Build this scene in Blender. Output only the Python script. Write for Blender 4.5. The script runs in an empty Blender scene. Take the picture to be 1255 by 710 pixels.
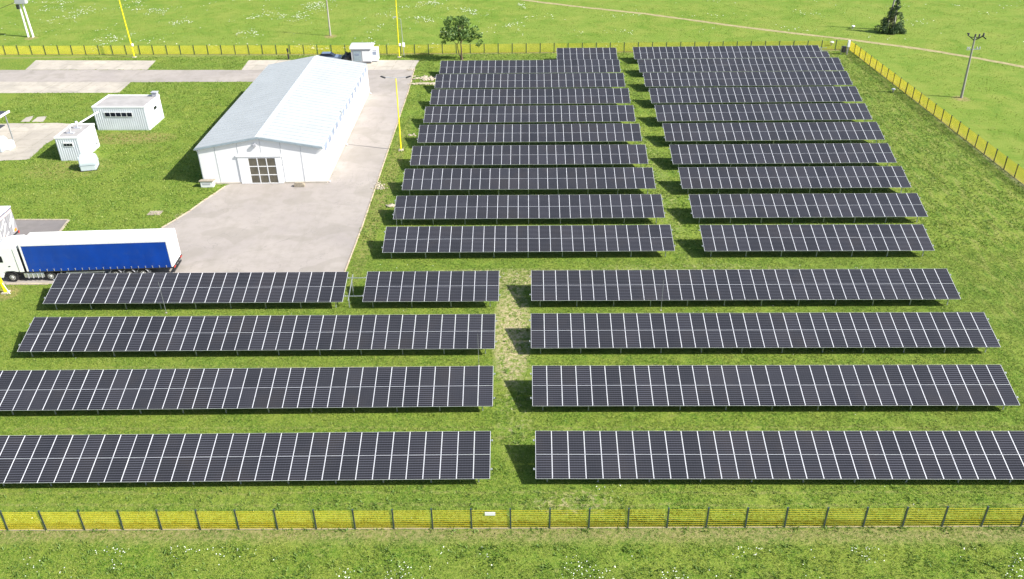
import bpy, bmesh, math, random
import numpy as np
from mathutils import Vector, Matrix, noise
random.seed(7); rng = np.random.default_rng(7)
R = math.radians
S = bpy.context.scene
COL = S.collection
# ---------------------------------------------------------------- camera
F, PITCH, YAW, ROLL, H = 1029.74, 0.53916, -0.02004, -0.01449, 40.7345   # photo 1255 x 710
fw = Vector((math.sin(YAW)*math.cos(PITCH), math.cos(YAW)*math.cos(PITCH), -math.sin(PITCH)))
rt0 = Vector((math.cos(YAW), -math.sin(YAW), 0)); up0 = rt0.cross(fw)
rt = rt0*math.cos(ROLL) + up0*math.sin(ROLL); up = up0*math.cos(ROLL) - rt0*math.sin(ROLL)
cam = bpy.data.cameras.new('camera'); co = bpy.data.objects.new('camera', cam); COL.objects.link(co)
cam.sensor_width = 36; cam.sensor_fit = 'HORIZONTAL'; cam.lens = F/1255*36
cam.clip_start = 0.5; cam.clip_end = 3000
m = Matrix((rt, up, -fw)).transposed().to_4x4(); m.translation = Vector((0, 0, H)); co.matrix_world = m
S.camera = co
def at(px, py, z=0.0):
    "a spot of the site plan: where the sight line through a photo pixel meets the level z"
    d = rt*((px-627.5)/F) - up*((py-355)/F) + fw
    k = (z-H)/d.z
    return Vector((d.x*k, d.y*k, z))
# ---------------------------------------------------------------- light
AZ, EL = 107, 39
w = bpy.data.worlds.new('World'); S.world = w; w.use_nodes = True
nt = w.node_tree; sky = nt.nodes.new('ShaderNodeTexSky'); sky.sky_type = 'NISHITA'; sky.sun_disc = False
sky.sun_elevation = R(EL); sky.sun_rotation = R(AZ); sky.air_density = 1.0; sky.dust_density = 1.5
bg = nt.nodes['Background']; bg.inputs[1].default_value = 0.095; nt.links.new(sky.outputs[0], bg.inputs[0])
sun = bpy.data.lights.new('sun', 'SUN'); sun.energy = 4.8; sun.angle = R(0.55); sun.color = (1, 0.955, 0.88)
so = bpy.data.objects.new('sun', sun); COL.objects.link(so); so.rotation_euler = (R(90-EL), 0, R(180-AZ)); so.location = (0, 0, 80)
S.view_settings.view_transform = 'Standard'; S.view_settings.look = 'None'; S.view_settings.gamma = 1
S.view_settings.exposure = 1.05
S.view_settings.use_curve_mapping = False

# ---------------------------------------------------------------- helpers
def tag(o, label=None, cat=None, group=None, kind=None):
    if label: o['label'] = label
    if cat: o['category'] = cat
    if group: o['group'] = group
    if kind: o['kind'] = kind
    return o
def thing(name, label, cat, loc=(0, 0, 0), rz=0, group=None):
    o = bpy.data.objects.new(name, None); COL.objects.link(o); o.empty_display_size = .3
    o.location = loc; o.rotation_euler = (0, 0, rz)
    return tag(o, label, cat, group)
class MB:
    def __init__(s): s.v = []; s.f = []; s.m = []
    def add(s, vs, fs, mi=0):
        b = len(s.v); s.v += [tuple(p) for p in vs]; s.f += [tuple(b+i for i in q) for q in fs]; s.m += [mi]*len(fs); return s
    def box(s, a, b, mi=0):
        x0, y0, z0 = a; x1, y1, z1 = b
        return s.add([(x0,y0,z0),(x1,y0,z0),(x1,y1,z0),(x0,y1,z0),(x0,y0,z1),(x1,y0,z1),(x1,y1,z1),(x0,y1,z1)],
            [(3,2,1,0),(4,5,6,7),(0,1,5,4),(1,2,6,5),(2,3,7,6),(3,0,4,7)], mi)
    def cbox(s, c, d, mi=0):
        return s.box([c[i]-d[i]/2 for i in range(3)], [c[i]+d[i]/2 for i in range(3)], mi)
    def tube(s, p0, p1, r0, r1=None, n=8, mi=0, cap=True):
        r1 = r0 if r1 is None else r1
        p0 = Vector(p0); p1 = Vector(p1); d = (p1-p0).normalized()
        a = d.orthogonal().normalized(); b = d.cross(a); vs = []
        for p, r in ((p0, r0), (p1, r1)):
            for i in range(n):
                t = 2*math.pi*i/n; vs.append(p + (a*math.cos(t)+b*math.sin(t))*r)
        fs = [(i, (i+1) % n, n+(i+1) % n, n+i) for i in range(n)]
        if cap: fs += [tuple(range(n-1, -1, -1)), tuple(range(n, 2*n))]
        return s.add(vs, fs, mi)
    def beam(s, p0, p1, w_, h_, mi=0):
        p0 = Vector(p0); p1 = Vector(p1); d = (p1-p0).normalized()
        u = Vector((0, 0, 1)) if abs(d.z) < .95 else Vector((0, 1, 0))
        a = d.cross(u).normalized(); b = a.cross(d).normalized(); vs = []
        for p in (p0, p1):
            for sx, sy in ((-1,-1),(1,-1),(1,1),(-1,1)): vs.append(p + a*(sx*w_/2) + b*(sy*h_/2))
        return s.add(vs, [(3,2,1,0),(4,5,6,7),(0,1,5,4),(1,2,6,5),(2,3,7,6),(3,0,4,7)], mi)
    def prism(s, poly, axis, c0, c1, mi=0):
        "extrude a 2-D outline along an axis: 'x' outline in (y,z), 'y' in (x,z), 'z' in (x,y)"
        n = len(poly)
        def mk(p, c): return {'x': (c, p[0], p[1]), 'y': (p[0], c, p[1]), 'z': (p[0], p[1], c)}[axis]
        vs = [mk(p, c0) for p in poly] + [mk(p, c1) for p in poly]
        return s.add(vs, [tuple(range(n)), tuple(range(2*n-1, n-1, -1))] + [(i, n+i, n+(i+1) % n, (i+1) % n) for i in range(n)], mi)
    def build(s, name, mats, parent=None, smooth=False, bevel=0):
        me = bpy.data.meshes.new(name); me.from_pydata(s.v, [], s.f)
        mats = mats if isinstance(mats, (list, tuple)) else [mats]
        for mm in mats: me.materials.append(mm)
        me.polygons.foreach_set('material_index', s.m)
        bm = bmesh.new(); bm.from_mesh(me); bmesh.ops.recalc_face_normals(bm, faces=bm.faces)
        if bevel:
            bmesh.ops.bevel(bm, geom=[e for e in bm.edges if len(e.link_faces) == 2 and e.calc_face_angle(0) > .7], offset=bevel, segments=2, affect='EDGES')
        bm.to_mesh(me); bm.free()
        if smooth: me.shade_smooth()
        o = bpy.data.objects.new(name, me); COL.objects.link(o)
        if parent: o.parent = parent
        return o
def copy_child(o, parent, loc=None):
    c = o.copy(); COL.objects.link(c); c.parent = parent
    if loc is not None: c.location = loc
    return c
def copy_tree(o, parent=None):
    c = o.copy(); COL.objects.link(c); c.parent = parent
    for ch in list(o.children): copy_tree(ch, c)
    return c
# ---------------------------------------------------------------- materials
class NT:
    def __init__(s, name):
        s.mat = bpy.data.materials.new(name); s.mat.use_nodes = True; s.t = s.mat.node_tree; s.b = s.t.nodes['Principled BSDF']
    def n(s, typ, **kw):
        o = s.t.nodes.new(typ)
        for k, v in kw.items(): setattr(o, k, v)
        return o
    def l(s, a, b): s.t.links.new(a, b)
    def noise(s, vec, scale, detail=3, rough=.55, dist=0):
        o = s.n('ShaderNodeTexNoise'); o.inputs['Scale'].default_value = scale; o.inputs['Detail'].default_value = detail
        o.inputs['Roughness'].default_value = rough; o.inputs['Distortion'].default_value = dist
        s.l(vec, o.inputs['Vector']); return o.outputs['Fac']
    def ramp(s, fac, stops, interp='LINEAR'):
        o = s.n('ShaderNodeValToRGB'); o.color_ramp.interpolation = interp; e = o.color_ramp.elements
        while len(e) < len(stops): e.new(.5)
        for i, (p, c) in enumerate(stops):
            e[i].position = p; e[i].color = (c[0], c[1], c[2], 1) if not isinstance(c, (int, float)) else (c, c, c, 1)
        s.l(fac, o.inputs[0]); return o.outputs[0]
    def mix(s, fac, a, b, mode='MIX'):
        o = s.n('ShaderNodeMix', data_type='RGBA', blend_type=mode); o.clamp_factor = True
        for v, i in ((fac, 0), (a, 6), (b, 7)):
            if hasattr(v, 'links'): s.l(v, o.inputs[i])
            else: o.inputs[i].default_value = v if isinstance(v, (int, float)) else (*v, 1)
        return o.outputs[2]
    def math(s, op, a, b=0, c=0, clamp=False):
        o = s.n('ShaderNodeMath', operation=op); o.use_clamp = clamp
        for v, i in ((a, 0), (b, 1), (c, 2)):
            if hasattr(v, 'links'): s.l(v, o.inputs[i])
            else: o.inputs[i].default_value = v
        return o.outputs[0]
    def coord(s, scale=(1, 1, 1), rot=(0, 0, 0), kind='Object'):
        tc = s.n('ShaderNodeTexCoord'); mp = s.n('ShaderNodeMapping'); s.l(tc.outputs[kind], mp.inputs[0])
        mp.inputs['Scale'].default_value = scale; mp.inputs['Rotation'].default_value = rot; return mp.outputs[0]
    def bump(s, h, dist=.05, strength=.5):
        o = s.n('ShaderNodeBump'); o.inputs['Distance'].default_value = dist; o.inputs['Strength'].default_value = strength
        s.l(h, o.inputs['Height']); s.l(o.outputs[0], s.b.inputs['Normal'])
    def sm(s, x, a, b):
        "smooth step of x from a to b"
        o = s.n('ShaderNodeMapRange', interpolation_type='SMOOTHSTEP'); s.l(x, o.inputs[0])
        o.inputs[1].default_value = a; o.inputs[2].default_value = b; return o.outputs[0]
def simple(name, col, rough=.6, metal=0, var=.12, scale=2., bump=0, dirt=None):
    k = NT(name); v = k.coord()
    f = k.noise(v, scale, 4)
    lo = [c*(1-var) for c in col]; hi = [min(1, c*(1+var)) for c in col]
    c = k.ramp(f, [(.3, lo), (.7, hi)])
    if dirt:
        g = k.noise(v, scale*2.7, 5, .65); c = k.mix(k.ramp(g, [(.5, 0), (.78, .7)]), c, dirt)
    k.l(c, k.b.inputs['Base Color']); k.b.inputs['Roughness'].default_value = rough; k.b.inputs['Metallic'].default_value = metal
    if bump: k.bump(f, bump, .6)
    return k.mat
M = dict(
    alu=simple('aluminium', (.72, .73, .76), .42, .25, .05),
    galv=simple('galvanised_steel', (.42, .45, .46), .5, .6, .15, 6),
    back=simple('module_backsheet', (.05, .05, .055), .6),
    post=simple('fence_post_paint', (.035, .055, .05), .5, 0, .2, 5),
    yel=simple('yellow_mesh_paint', (.70, .575, .03), .5, 0, .15, .5),
    ypole=simple('yellow_pole_paint', (.85, .72, .01), .4, 0, .08, 1.5),
    white=simple('white_sheet_metal', (.76, .765, .77), .5, 0, .03, .8),
    bluewhite=simple('bluish_white_cladding', (.62, .65, .69), .5, 0, .06, .6),
    roofw=simple('pale_blue_roof_sheet', (.35, .375, .385), .6, 0, .05, .35),
    ridge=simple('ridge_capping', (.64, .66, .66), .45, 0, .04),
    fascia=simple('grey_fascia', (.27, .33, .37), .5),
    pane=simple('brown_tinted_glass', (.11, .10, .075), .25, 0, .25, 1.2),
    bpane=simple('grey_blue_glazing', (.20, .235, .31), .8, 0, .3, .6),
    dpane=simple('dark_window_glass', (.012, .014, .022), .08, 0, .3, 1),
    seam=simple('panel_seam', (.52, .54, .56), .6),
    flatroof=simple('weathered_flat_roof', (.33, .315, .305), .8, 0, .12, .8, 0, (.25, .24, .23)),
    conc=simple('pale_concrete', (.44, .40, .34), .85, 0, .12, .5, .01, (.27, .25, .22)),
    block=simple('weathered_concrete_block', (.30, .26, .20), .9, 0, .2, 4, .02),
    dark=simple('dark_steel', (.02, .021, .023), .55, 0, .3, 3),
    rubber=simple('tyre_rubber', (.018, .018, .019), .8, 0, .3, 4),
    rim=simple('wheel_rim', (.55, .55, .54), .4, .4, .1),
    blue=simple('blue_curtain', (.0, .045, .31), .5, 0, .12, .5, 0, (.02, .06, .26)),
    cab=simple('white_cab_paint', (.78, .80, .78), .25, 0, .03),
    tankalu=simple('brushed_tank', (.5, .53, .52), .35, .6, .1),
    orange=simple('orange_lens', (.75, .2, .02), .3),
    red=simple('red_lens', (.5, .03, .02), .3),
    dgrey=simple('grey_door_skin', (.40, .41, .44), .45, 0, .05),
    wood=simple('weathered_pole', (.33, .31, .27), .85, 0, .2, 1.2, .01),
    cpole=simple('concrete_pole', (.27, .26, .235), .85, 0, .12, 1.2, .01),
    bark=simple('bark', (.12, .085, .055), .9, 0, .3, 4, .03),
    kio=simple('light_grey_panel', (.42, .43, .45), .6, 0, .04),
    tankw=simple('bluish_plastic', (.44, .50, .53), .45, 0, .05),
    tarp=simple('white_tarpaulin', (.62, .62, .60), .6, 0, .05, .8, 0, (.5, .5, .47)),
    tgrey=simple('grey_trailer_door', (.23, .23, .25), .6, 0, .05),
    kerb=simple('kerb_stone', (.45, .37, .27), .9, 0, .2, 1.2, .01, (.3, .2, .1)),
    rust=simple('rusty_edge', (.36, .24, .14), .9, 0, .25, 1.5, .01),
    carblue=simple('grey_blue_car_paint', (.16, .21, .30), .25, .2, .03),
    blackbag=simple('black_sheeting', (.012, .012, .013), .4, 0, .3, 3, .05),
    darkroof=simple('dark_canopy_roof', (.045, .048, .056), .5, 0, .2, 1),
    stone=simple('pale_rubble', (.36, .31, .235), .9, 0, .25, 3, .03),
    petal=simple('white_petals', (.75, .76, .70), .7, 0, .05),
    daisy=simple('pale_yellow_petals', (.65, .62, .12), .7, 0, .1),
)
def leaf_mat(name, a, b, c, trans=.25):
    k = NT(name); g = k.n('ShaderNodeNewGeometry')
    v = k.coord(kind='Object'); f = k.noise(v, .35, 3)
    r = k.math('ADD', k.math('MULTIPLY', g.outputs['Random Per Island'], .65), k.math('MULTIPLY', f, .45))
    k.l(k.ramp(r, [(.15, a), (.5, b), (.95, c)]), k.b.inputs['Base Color']); k.b.inputs['Roughness'].default_value = .65
    t = k.n('ShaderNodeBsdfTranslucent'); k.l(k.ramp(r, [(.15, a), (.95, c)]), t.inputs[0])
    mx = k.n('ShaderNodeMixShader'); mx.inputs[0].default_value = trans
    k.l(k.b.outputs[0], mx.inputs[1]); k.l(t.outputs[0], mx.inputs[2]); k.l(mx.outputs[0], k.t.nodes['Material Output'].inputs[0])
    return k.mat
M['leaf'] = leaf_mat('tree_leaves', (.03, .075, .016), (.085, .165, .035), (.20, .31, .07))
M['ivy'] = leaf_mat('dark_foliage', (.018, .042, .015), (.045, .085, .028), (.10, .17, .05), .15)
M['weed'] = leaf_mat('weed_leaves', (.08, .16, .025), (.14, .24, .04), (.22, .31, .07), .4)

def cell_mat():
    k = NT('solar_cells'); tc = k.n('ShaderNodeTexCoord'); sp = k.n('ShaderNodeSeparateXYZ'); k.l(tc.outputs['Object'], sp.inputs[0])
    oi = k.n('ShaderNodeObjectInfo'); rnd = oi.outputs['Random']
    def line(x, period, wid):
        fr = k.math('FRACT', k.math('DIVIDE', x, period)); d = k.math('ABSOLUTE', k.math('SUBTRACT', fr, .5))
        return k.math('GREATER_THAN', d, .5-wid/period/2)
    hl = line(sp.outputs['Y'], .187, .055); hb = line(sp.outputs['Y'], .091, .010)
    vl = line(sp.outputs['X'], .182, .007)
    n1 = k.noise(k.coord((.7, 5, 1)), 2.2, 2)
    ad = k.n('ShaderNodeVectorMath', operation='ADD'); k.l(tc.outputs['Object'], ad.inputs[0]); k.l(oi.outputs['Location'], ad.inputs[1])
    n2 = k.noise(ad.outputs[0], .35, 3)
    base = k.ramp(n2, [(.3, (.0080, .0092, .0115)), (.5, (.0120, .0128, .0150)), (.7, (.020, .0180, .0175))])
    base = k.mix(k.math('MULTIPLY', n1, .25), base, (.028, .025, .030))
    base = k.mix(k.ramp(rnd, [(0, .0), (1, .22)]), base, (.022, .020, .028))
    amt = k.ramp(rnd, [(.0, .45), (1, .75)])
    c = k.mix(k.math('MULTIPLY', hl, amt), base, (.100, .102, .122))
    c = k.mix(k.math('MULTIPLY', k.math('MAXIMUM', hb, vl), .22), c, (.16, .17, .2))
    k.l(c, k.b.inputs['Base Color']); k.b.inputs['Roughness'].default_value = .16
    k.b.inputs['Specular IOR Level'].default_value = .22; k.b.inputs['Coat Weight'].default_value = .0; k.b.inputs['Coat Roughness'].default_value = .12
    return k.mat
M['cells'] = cell_mat()

PB_ = [tuple(at(*p)[:2]) for p in ((1178, 121), (405, 45), (1089, 41), (38, 47), (8, 360))]
def ground_mat():
    k = NT('grass_ground'); tc = k.n('ShaderNodeTexCoord'); P = tc.outputs['Object']
    sp = k.n('ShaderNodeSeparateXYZ'); k.l(P, sp.inputs[0]); X, Y = sp.outputs['X'], sp.outputs['Y']
    big = k.noise(P, .045, 4, .55, .4); mid = k.noise(P, .35, 5, .6, .3); fine = k.noise(P, 3.2, 6, .78); vf = k.noise(P, 8, 4, .8)
    st = k.noise(k.coord((1.2, .22, 1), (0, 0, R(-35))), 1.6, 4, .6)   # mowing streaks
    c = k.ramp(fine, [(.34, (.030, .088, .006)), (.45, (.092, .178, .013)), (.55, (.165, .238, .025)), (.70, (.28, .315, .075))])
    c = k.mix(k.ramp(mid, [(.40, 0), (.65, .4)]), c, (.26, .28, .045))
    c = k.mix(k.ramp(big, [(.4, 0), (.65, .3)]), c, (.085, .16, .022))
    c = k.mix(k.ramp(vf, [(.50, 0), (.64, .55)]), c, (.22, .26, .08)); c = k.mix(k.ramp(vf, [(.36, .6), (.48, 0)]), c, (.03, .07, .01))
    # open field beyond the fences: paler and yellower
    far = k.math('MAXIMUM', k.sm(Y, 150.5, 153), k.math('MULTIPLY', k.sm(X, 57.5, 59), 1))
    fc = k.ramp(mid, [(.3, (.11, .20, .022)), (.55, (.155, .235, .03)), (.75, (.21, .265, .055))])
    fc = k.mix(k.ramp(fine, [(.38, .5), (.50, 0)]), fc, (.075, .15, .01)); fc = k.mix(k.ramp(fine, [(.52, 0), (.66, .35)]), fc, (.23, .27, .06))
    fc = k.mix(k.ramp(big, [(.35, 0), (.6, .6)]), fc, (.18, .25, .04))
    fc = k.mix(k.ramp(k.noise(P, .16, 5, .65, .5), [(.46, 0), (.62, .55)]), fc, (.24, .27, .055))
    fc = k.mix(k.ramp(k.noise(P, .11, 6, .7, .8), [(.36, .55), (.47, 0)]), fc, (.085, .175, .012))
    fc = k.mix(k.ramp(k.noise(k.coord((.35, 2.2, 1)), .9, 4, .7), [(.52, 0), (.66, .5)]), fc, (.11, .19, .02))
    c = k.mix(k.math('MULTIPLY', far, .88), c, fc)
    # dry streaks inside the site at right
    rs = k.math('MULTIPLY', k.sm(X, 38, 46), k.math('SUBTRACT', 1, far))
    c = k.mix(k.math('MULTIPLY', k.math('MULTIPLY', rs, k.ramp(st, [(.5, 0), (.62, 1)])), .55), c, (.24, .235, .075)); c = k.mix(k.math('MULTIPLY', k.math('MULTIPLY', rs, k.ramp(st, [(.36, 1), (.46, 0)])), .6), c, (.04, .10, .012))
    c = k.mix(k.math('MULTIPLY', k.ramp(k.noise(P, .8, 6, .7, .6), [(.60, 0), (.72, 1)]), .38), c, (.24, .21, .09))
    # worn, straw covered aisle between the two front blocks
    def blob(cx, cy, rx, ry):
        dx = k.math('DIVIDE', k.math('SUBTRACT', X, cx), rx); dy = k.math('DIVIDE', k.math('SUBTRACT', Y, cy), ry)
        return k.math('SUBTRACT', 1, k.math('ADD', k.math('POWER', k.math('ABSOLUTE', dx), 2), k.math('POWER', k.math('ABSOLUTE', dy), 2)), clamp=True)
    cl = k.noise(P, 2.2, 5, .75)
    straw = k.ramp(k.noise(P, 5, 3), [(.3, (.33, .26, .14)), (.7, (.52, .45, .28))])
    def worn(c, cx, cy, rx, ry, a, thr=.52, col=None):
        mk = k.math('MULTIPLY', k.math('POWER', blob(cx, cy, rx, ry), .5), k.ramp(cl, [(thr-.07, 0), (thr+.06, 1)]))
        return k.mix(k.math('MULTIPLY', mk, a), c, col or straw)
    c = worn(c, -1.3, 61, 1.8, 8.5, 1, .485); c = worn(c, -1.6, 70, 14, 2.2, .8, .50); c = worn(c, -1.0, 52, 1.6, 8, .6, .58)
    c = worn(c, 16, 71.5, 12, 1.6, .5, .55); c = worn(c, 15.9, 92, 1.6, 22, .4, .56); c = worn(c, 3, 40.6, 3, 1.2, .8, .56)
    c = worn(c, -16.7, 92, 1.1, 26, .55, .5, (.30, .21, .11)); c = worn(c, -52, 79, 6, 2, .4, .5)
    c = worn(c, -38, 84.5, 1.4, .9, .9, .45); c = worn(c, -58, 98.5, 6, 4, .5, .5, (.26, .19, .09)); c = worn(c, -54.5, 109, 7, 2.6, .75, .48, (.27, .19, .09))
    for (qx, qy) in PB_: c = worn(c, qx, qy, 1.3, 1.5, .8, .44, (.30, .22, .11))
    # wheel ruts along the lanes between the rows
    for yc in (47.6, 55.3, 63.1, 40.9):
        wob = k.math('ADD', Y, k.math('MULTIPLY', k.math('SUBTRACT', mid, .5), .8))
        d_ = k.math('ABSOLUTE', k.math('SUBTRACT', k.math('ABSOLUTE', k.math('SUBTRACT', wob, yc)), .55))
        ln = k.math('MULTIPLY', k.math('SUBTRACT', 1, k.sm(d_, .05, .2)), k.math('SUBTRACT', 1, k.sm(k.math('ABSOLUTE', X), 34, 42)))
        c = k.mix(k.math('MULTIPLY', k.math('MULTIPLY', ln, k.ramp(cl, [(.44, 0), (.56, 1)])), .4), c, (.30, .26, .11))
    # reddish bare strip outside the near fence
    e1 = k.noise(P, .9, 4, .6)
    yy = k.math('ADD', Y, k.math('MULTIPLY', k.math('SUBTRACT', e1, .5), 1.3))
    strip = k.math('MULTIPLY', k.sm(yy, 36.5, 37.9), k.math('SUBTRACT', 1, k.sm(yy, 38.1, 38.6)))
    c = k.mix(k.math('MULTIPLY', k.math('MULTIPLY', strip, k.ramp(fine, [(.42, .35), (.55, 1)])), .6), c, k.ramp(fine, [(.35, (.15, .12, .06)), (.65, (.33, .25, .15))]))
    sx = k.math('MULTIPLY', k.math('SUBTRACT', 1, k.sm(Y, 149, 151)), k.sm(X, 57.3, 57.9)); sx = k.math('MULTIPLY', sx, k.math('SUBTRACT', 1, k.sm(X, 58.3, 59)))
    c = k.mix(k.math('MULTIPLY', sx, .5), c, (.3, .27, .17))
    sb = k.math('MULTIPLY', k.math('SUBTRACT', 1, k.sm(X, 57, 58)), k.sm(Y, 149.3, 149.9)); sb = k.math('MULTIPLY', sb, k.math('SUBTRACT', 1, k.sm(Y, 150.2, 151)))
    c = k.mix(k.math('MULTIPLY', sb, .35), c, (.3, .25, .13))
    k.l(c, k.b.inputs['Base Color']); k.b.inputs['Roughness'].default_value = .9; k.b.inputs['Specular IOR Level'].default_value = .15
    k.bump(k.math('ADD', k.math('MULTIPLY', fine, .7), k.math('MULTIPLY', vf, .3)), .28, .8)
    return k.mat
def paved_mat(name, a, b, patch, crack, joints=None, amt=.8):
    k = NT(name); P = k.coord()
    big = k.noise(P, .09, 4, .6, .3); mid = k.noise(P, .7, 6, .7); gr = k.noise(P, 14, 2)
    c = k.mix(k.ramp(big, [(.35, 0), (.62, 1)]), a, b)
    c = k.mix(k.ramp(mid, [(.45, 0), (.75, .55)]), c, patch)
    c = k.mix(k.ramp(k.noise(k.coord((1, .15, 1), (0, 0, R(8))), .5, 5, .65), [(.52, 0), (.7, .35)]), c, patch)
    c = k.mix(k.ramp(k.noise(P, .22, 2, .4, .8), [(.55, 0), (.60, .35)]), c, patch)
    c = k.mix(k.math('MULTIPLY', gr, .18), c, crack)
    cn = k.math('ABSOLUTE', k.math('SUBTRACT', k.noise(P, .16, 6, .55, .6), .5))
    c = k.mix(k.math('MULTIPLY', k.math('LESS_THAN', cn, .0022), amt*.5), c, crack)
    if joints:
        sp = k.n('ShaderNodeSeparateXYZ'); k.l(k.coord(rot=(0, 0, R(joints[2]))), sp.inputs[0])
        for ax, per in (('X', joints[0]), ('Y', joints[1])):
            d = k.math('ABSOLUTE', k.math('SUBTRACT', k.math('FRACT', k.math('DIVIDE', sp.outputs[ax], per)), .5))
            c = k.mix(k.math('MULTIPLY', k.math('MULTIPLY', k.math('GREATER_THAN', d, .5-.06/per), .55), k.ramp(mid, [(.4, 0), (.55, 1)])), c, crack)
    k.l(c, k.b.inputs['Base Color']); k.b.inputs['Roughness'].default_value = .9
    k.bump(mid, .02, .5)
    return k.mat
M['ground'] = ground_mat()
M['asph'] = paved_mat('worn_asphalt', (.295, .265, .245), (.345, .31, .28), (.225, .205, .17), (.17, .155, .145))
M['asph2'] = paved_mat('dark_asphalt', (.17, .155, .15), (.22, .2, .19), (.14, .13, .12), (.1, .09, .09))
M['slab'] = paved_mat('concrete_slabs', (.48, .43, .36), (.37, .335, .29), (.26, .24, .21), (.2, .19, .13), (3, 3, 3), .5)
M['dirt'] = simple('dirt_track', (.29, .245, .12), .95, 0, .25, 1.2, .02, (.16, .2, .05))

# ---------------------------------------------------------------- setting
b = MB(); n = 26; xs = np.linspace(-700, 700, n); ys = np.linspace(-60, 1400, n)
for i in range(n):
    for j in range(n): b.v.append((xs[i], ys[j], 0))
for i in range(n-1):
    for j in range(n-1): b.f.append((i*n+j, (i+1)*n+j, (i+1)*n+j+1, i*n+j+1)); b.m.append(0)
tag(b.build('ground', M['ground']), kind='structure')
POLYS = []
def sheet(name, pts, z, mat, jit=.12, seg=1.2, avoid=True):
    P = []
    for i, p in enumerate(pts):
        q = pts[(i+1) % len(pts)]; L = (q-p).length; k = max(1, int(L/seg))
        for j in range(k):
            r = p.lerp(q, j/k); s_ = noise.noise_vector(Vector((r.x*.9, r.y*.9, 3))) * jit
            P.append((r.x+s_.x, r.y+s_.y, z))
    if avoid: POLYS.append(np.array([(a[0], a[1]) for a in P]))
    bm = bmesh.new(); vs = [bm.verts.new(p) for p in P]; f = bm.faces.new(vs); bmesh.ops.triangulate(bm, faces=[f])
    bmesh.ops.recalc_face_normals(bm, faces=bm.faces)
    if sum(f.normal.z for f in bm.faces) < 0: bmesh.ops.reverse_faces(bm, faces=bm.faces)
    me = bpy.data.meshes.new(name); bm.to_mesh(me); bm.free(); me.materials.append(mat)
    o = bpy.data.objects.new(name, me); COL.objects.link(o); return tag(o, kind='structure')
V = Vector
edge = [(508, 84), (506.6, 112), (490, 145), (475, 180), (458, 234), (442.8, 280), (422.4, 333), (417, 347)]
edgeW = [at(*p) for p in edge]; edgeW = [V((-18.0+.012*(p.y-95)*(-1) if 75 < p.y < 135 else p.x, p.y, 0)) for p in edgeW]
yard = edgeW + [at(60, 348.5), at(8, 348.5), at(-60, 350), at(-60, 306), at(60, 300), at(150, 298), at(198, 279.5), at(216, 269), at(233, 258.5), at(250, 246), at(264, 237), at(276, 228), at(290, 222), at(400, 100), at(440, 84)]
sheet('yard', yard, .012, M['asph'], .07)
sheet('road', [at(-80, 86), at(300, 86), at(380, 86.5), at(508, 84), at(505, 101), at(300, 100.5), at(160, 101), at(-80, 100.5)], .016, M['asph'], .12, 1.5)
sheet('forecourt', [at(-60, 269.5), at(85, 269.5), at(62, 301), at(-60, 309)], .016, M['asph2'], .05)
sheet('concrete_slab', [at(44, 74), at(191, 74.5), at(181, 85.8), at(31, 85.8)], .020, M['slab'], .1)
sheet('concrete_slab', [at(-80, 100.2), at(160, 101), at(146, 114), at(-80, 114.5)], .020, M['slab'], .1)
sheet('concrete_slab', [at(305, 74), at(430, 73.5), at(430, 86), at(296, 86)], .020, M['slab'], .1)
sheet('concrete_slab', [at(432, 74), at(514, 74), at(507, 85.5), at(432, 86)], .020, M['slab'], .1)
sheet('apron', [at(-60, 152), at(60, 151), at(90, 152), at(104, 160), at(72, 166), at(50, 182), at(36, 196), at(-60, 200)], .014, M['slab'], .35)
sheet('concrete_slab', [at(32, 144), at(42, 142), at(36, 149.5), at(25, 149.5)], .012, M['slab'], .1)
sheet('concrete_slab', [at(46, 143.5), at(58, 142.5), at(53, 149.5), at(39, 149.5)], .012, M['slab'], .1)
pk = [(560, -14), (640, 0), (700, 7.5), (790, 17), (900, 32), (960, 39.5), (1040, 48.5), (1130, 60.5), (1200, 72), (1270, 85), (1330, 92)]
pp = [at(*p) for p in pk]; L_, R_ = [], []
for i, p in enumerate(pp):
    d = (pp[min(i+1, len(pp)-1)]-pp[max(i-1, 0)]).normalized(); s_ = V((-d.y, d.x, 0))
    L_.append(p+s_*.6); R_.append(p-s_*.6)
sheet('path', L_+R_[::-1], .012, M['dirt'], .3, 1.5)
# pale rusty kerb along the yard's edges
def kerb(pts, wdt=.16, mat=None):
    b = MB()
    for p, q in zip(pts[:-1], pts[1:]):
        k = max(1, int((q-p).length/2))
        for j in range(k):
            a = p.lerp(q, j/k); c = p.lerp(q, (j+.97)/k); a = a+V((0, 0, .03)); c = c+V((0, 0, .03+random.uniform(-.008, .01)))
            b.beam(a, c, wdt+random.uniform(-.03, .03), .07)
    return tag(b.build('kerb', mat or M['stone']), kind='structure')
kerb([p+V((.05, 0, 0)) for p in edgeW], .14, M['kerb']); kerb([at(8, 348.5), at(60, 348.3)], .3)
kerb([at(84.5, 270), at(70, 289)], .25); kerb([at(-20, 269.5), at(84.5, 269.7)], .2)
kerb([at(198, 279.5), at(216, 269), at(233, 258.5), at(250, 246), at(264, 237), at(276, 228.5)], .16, M['kerb'])

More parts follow.
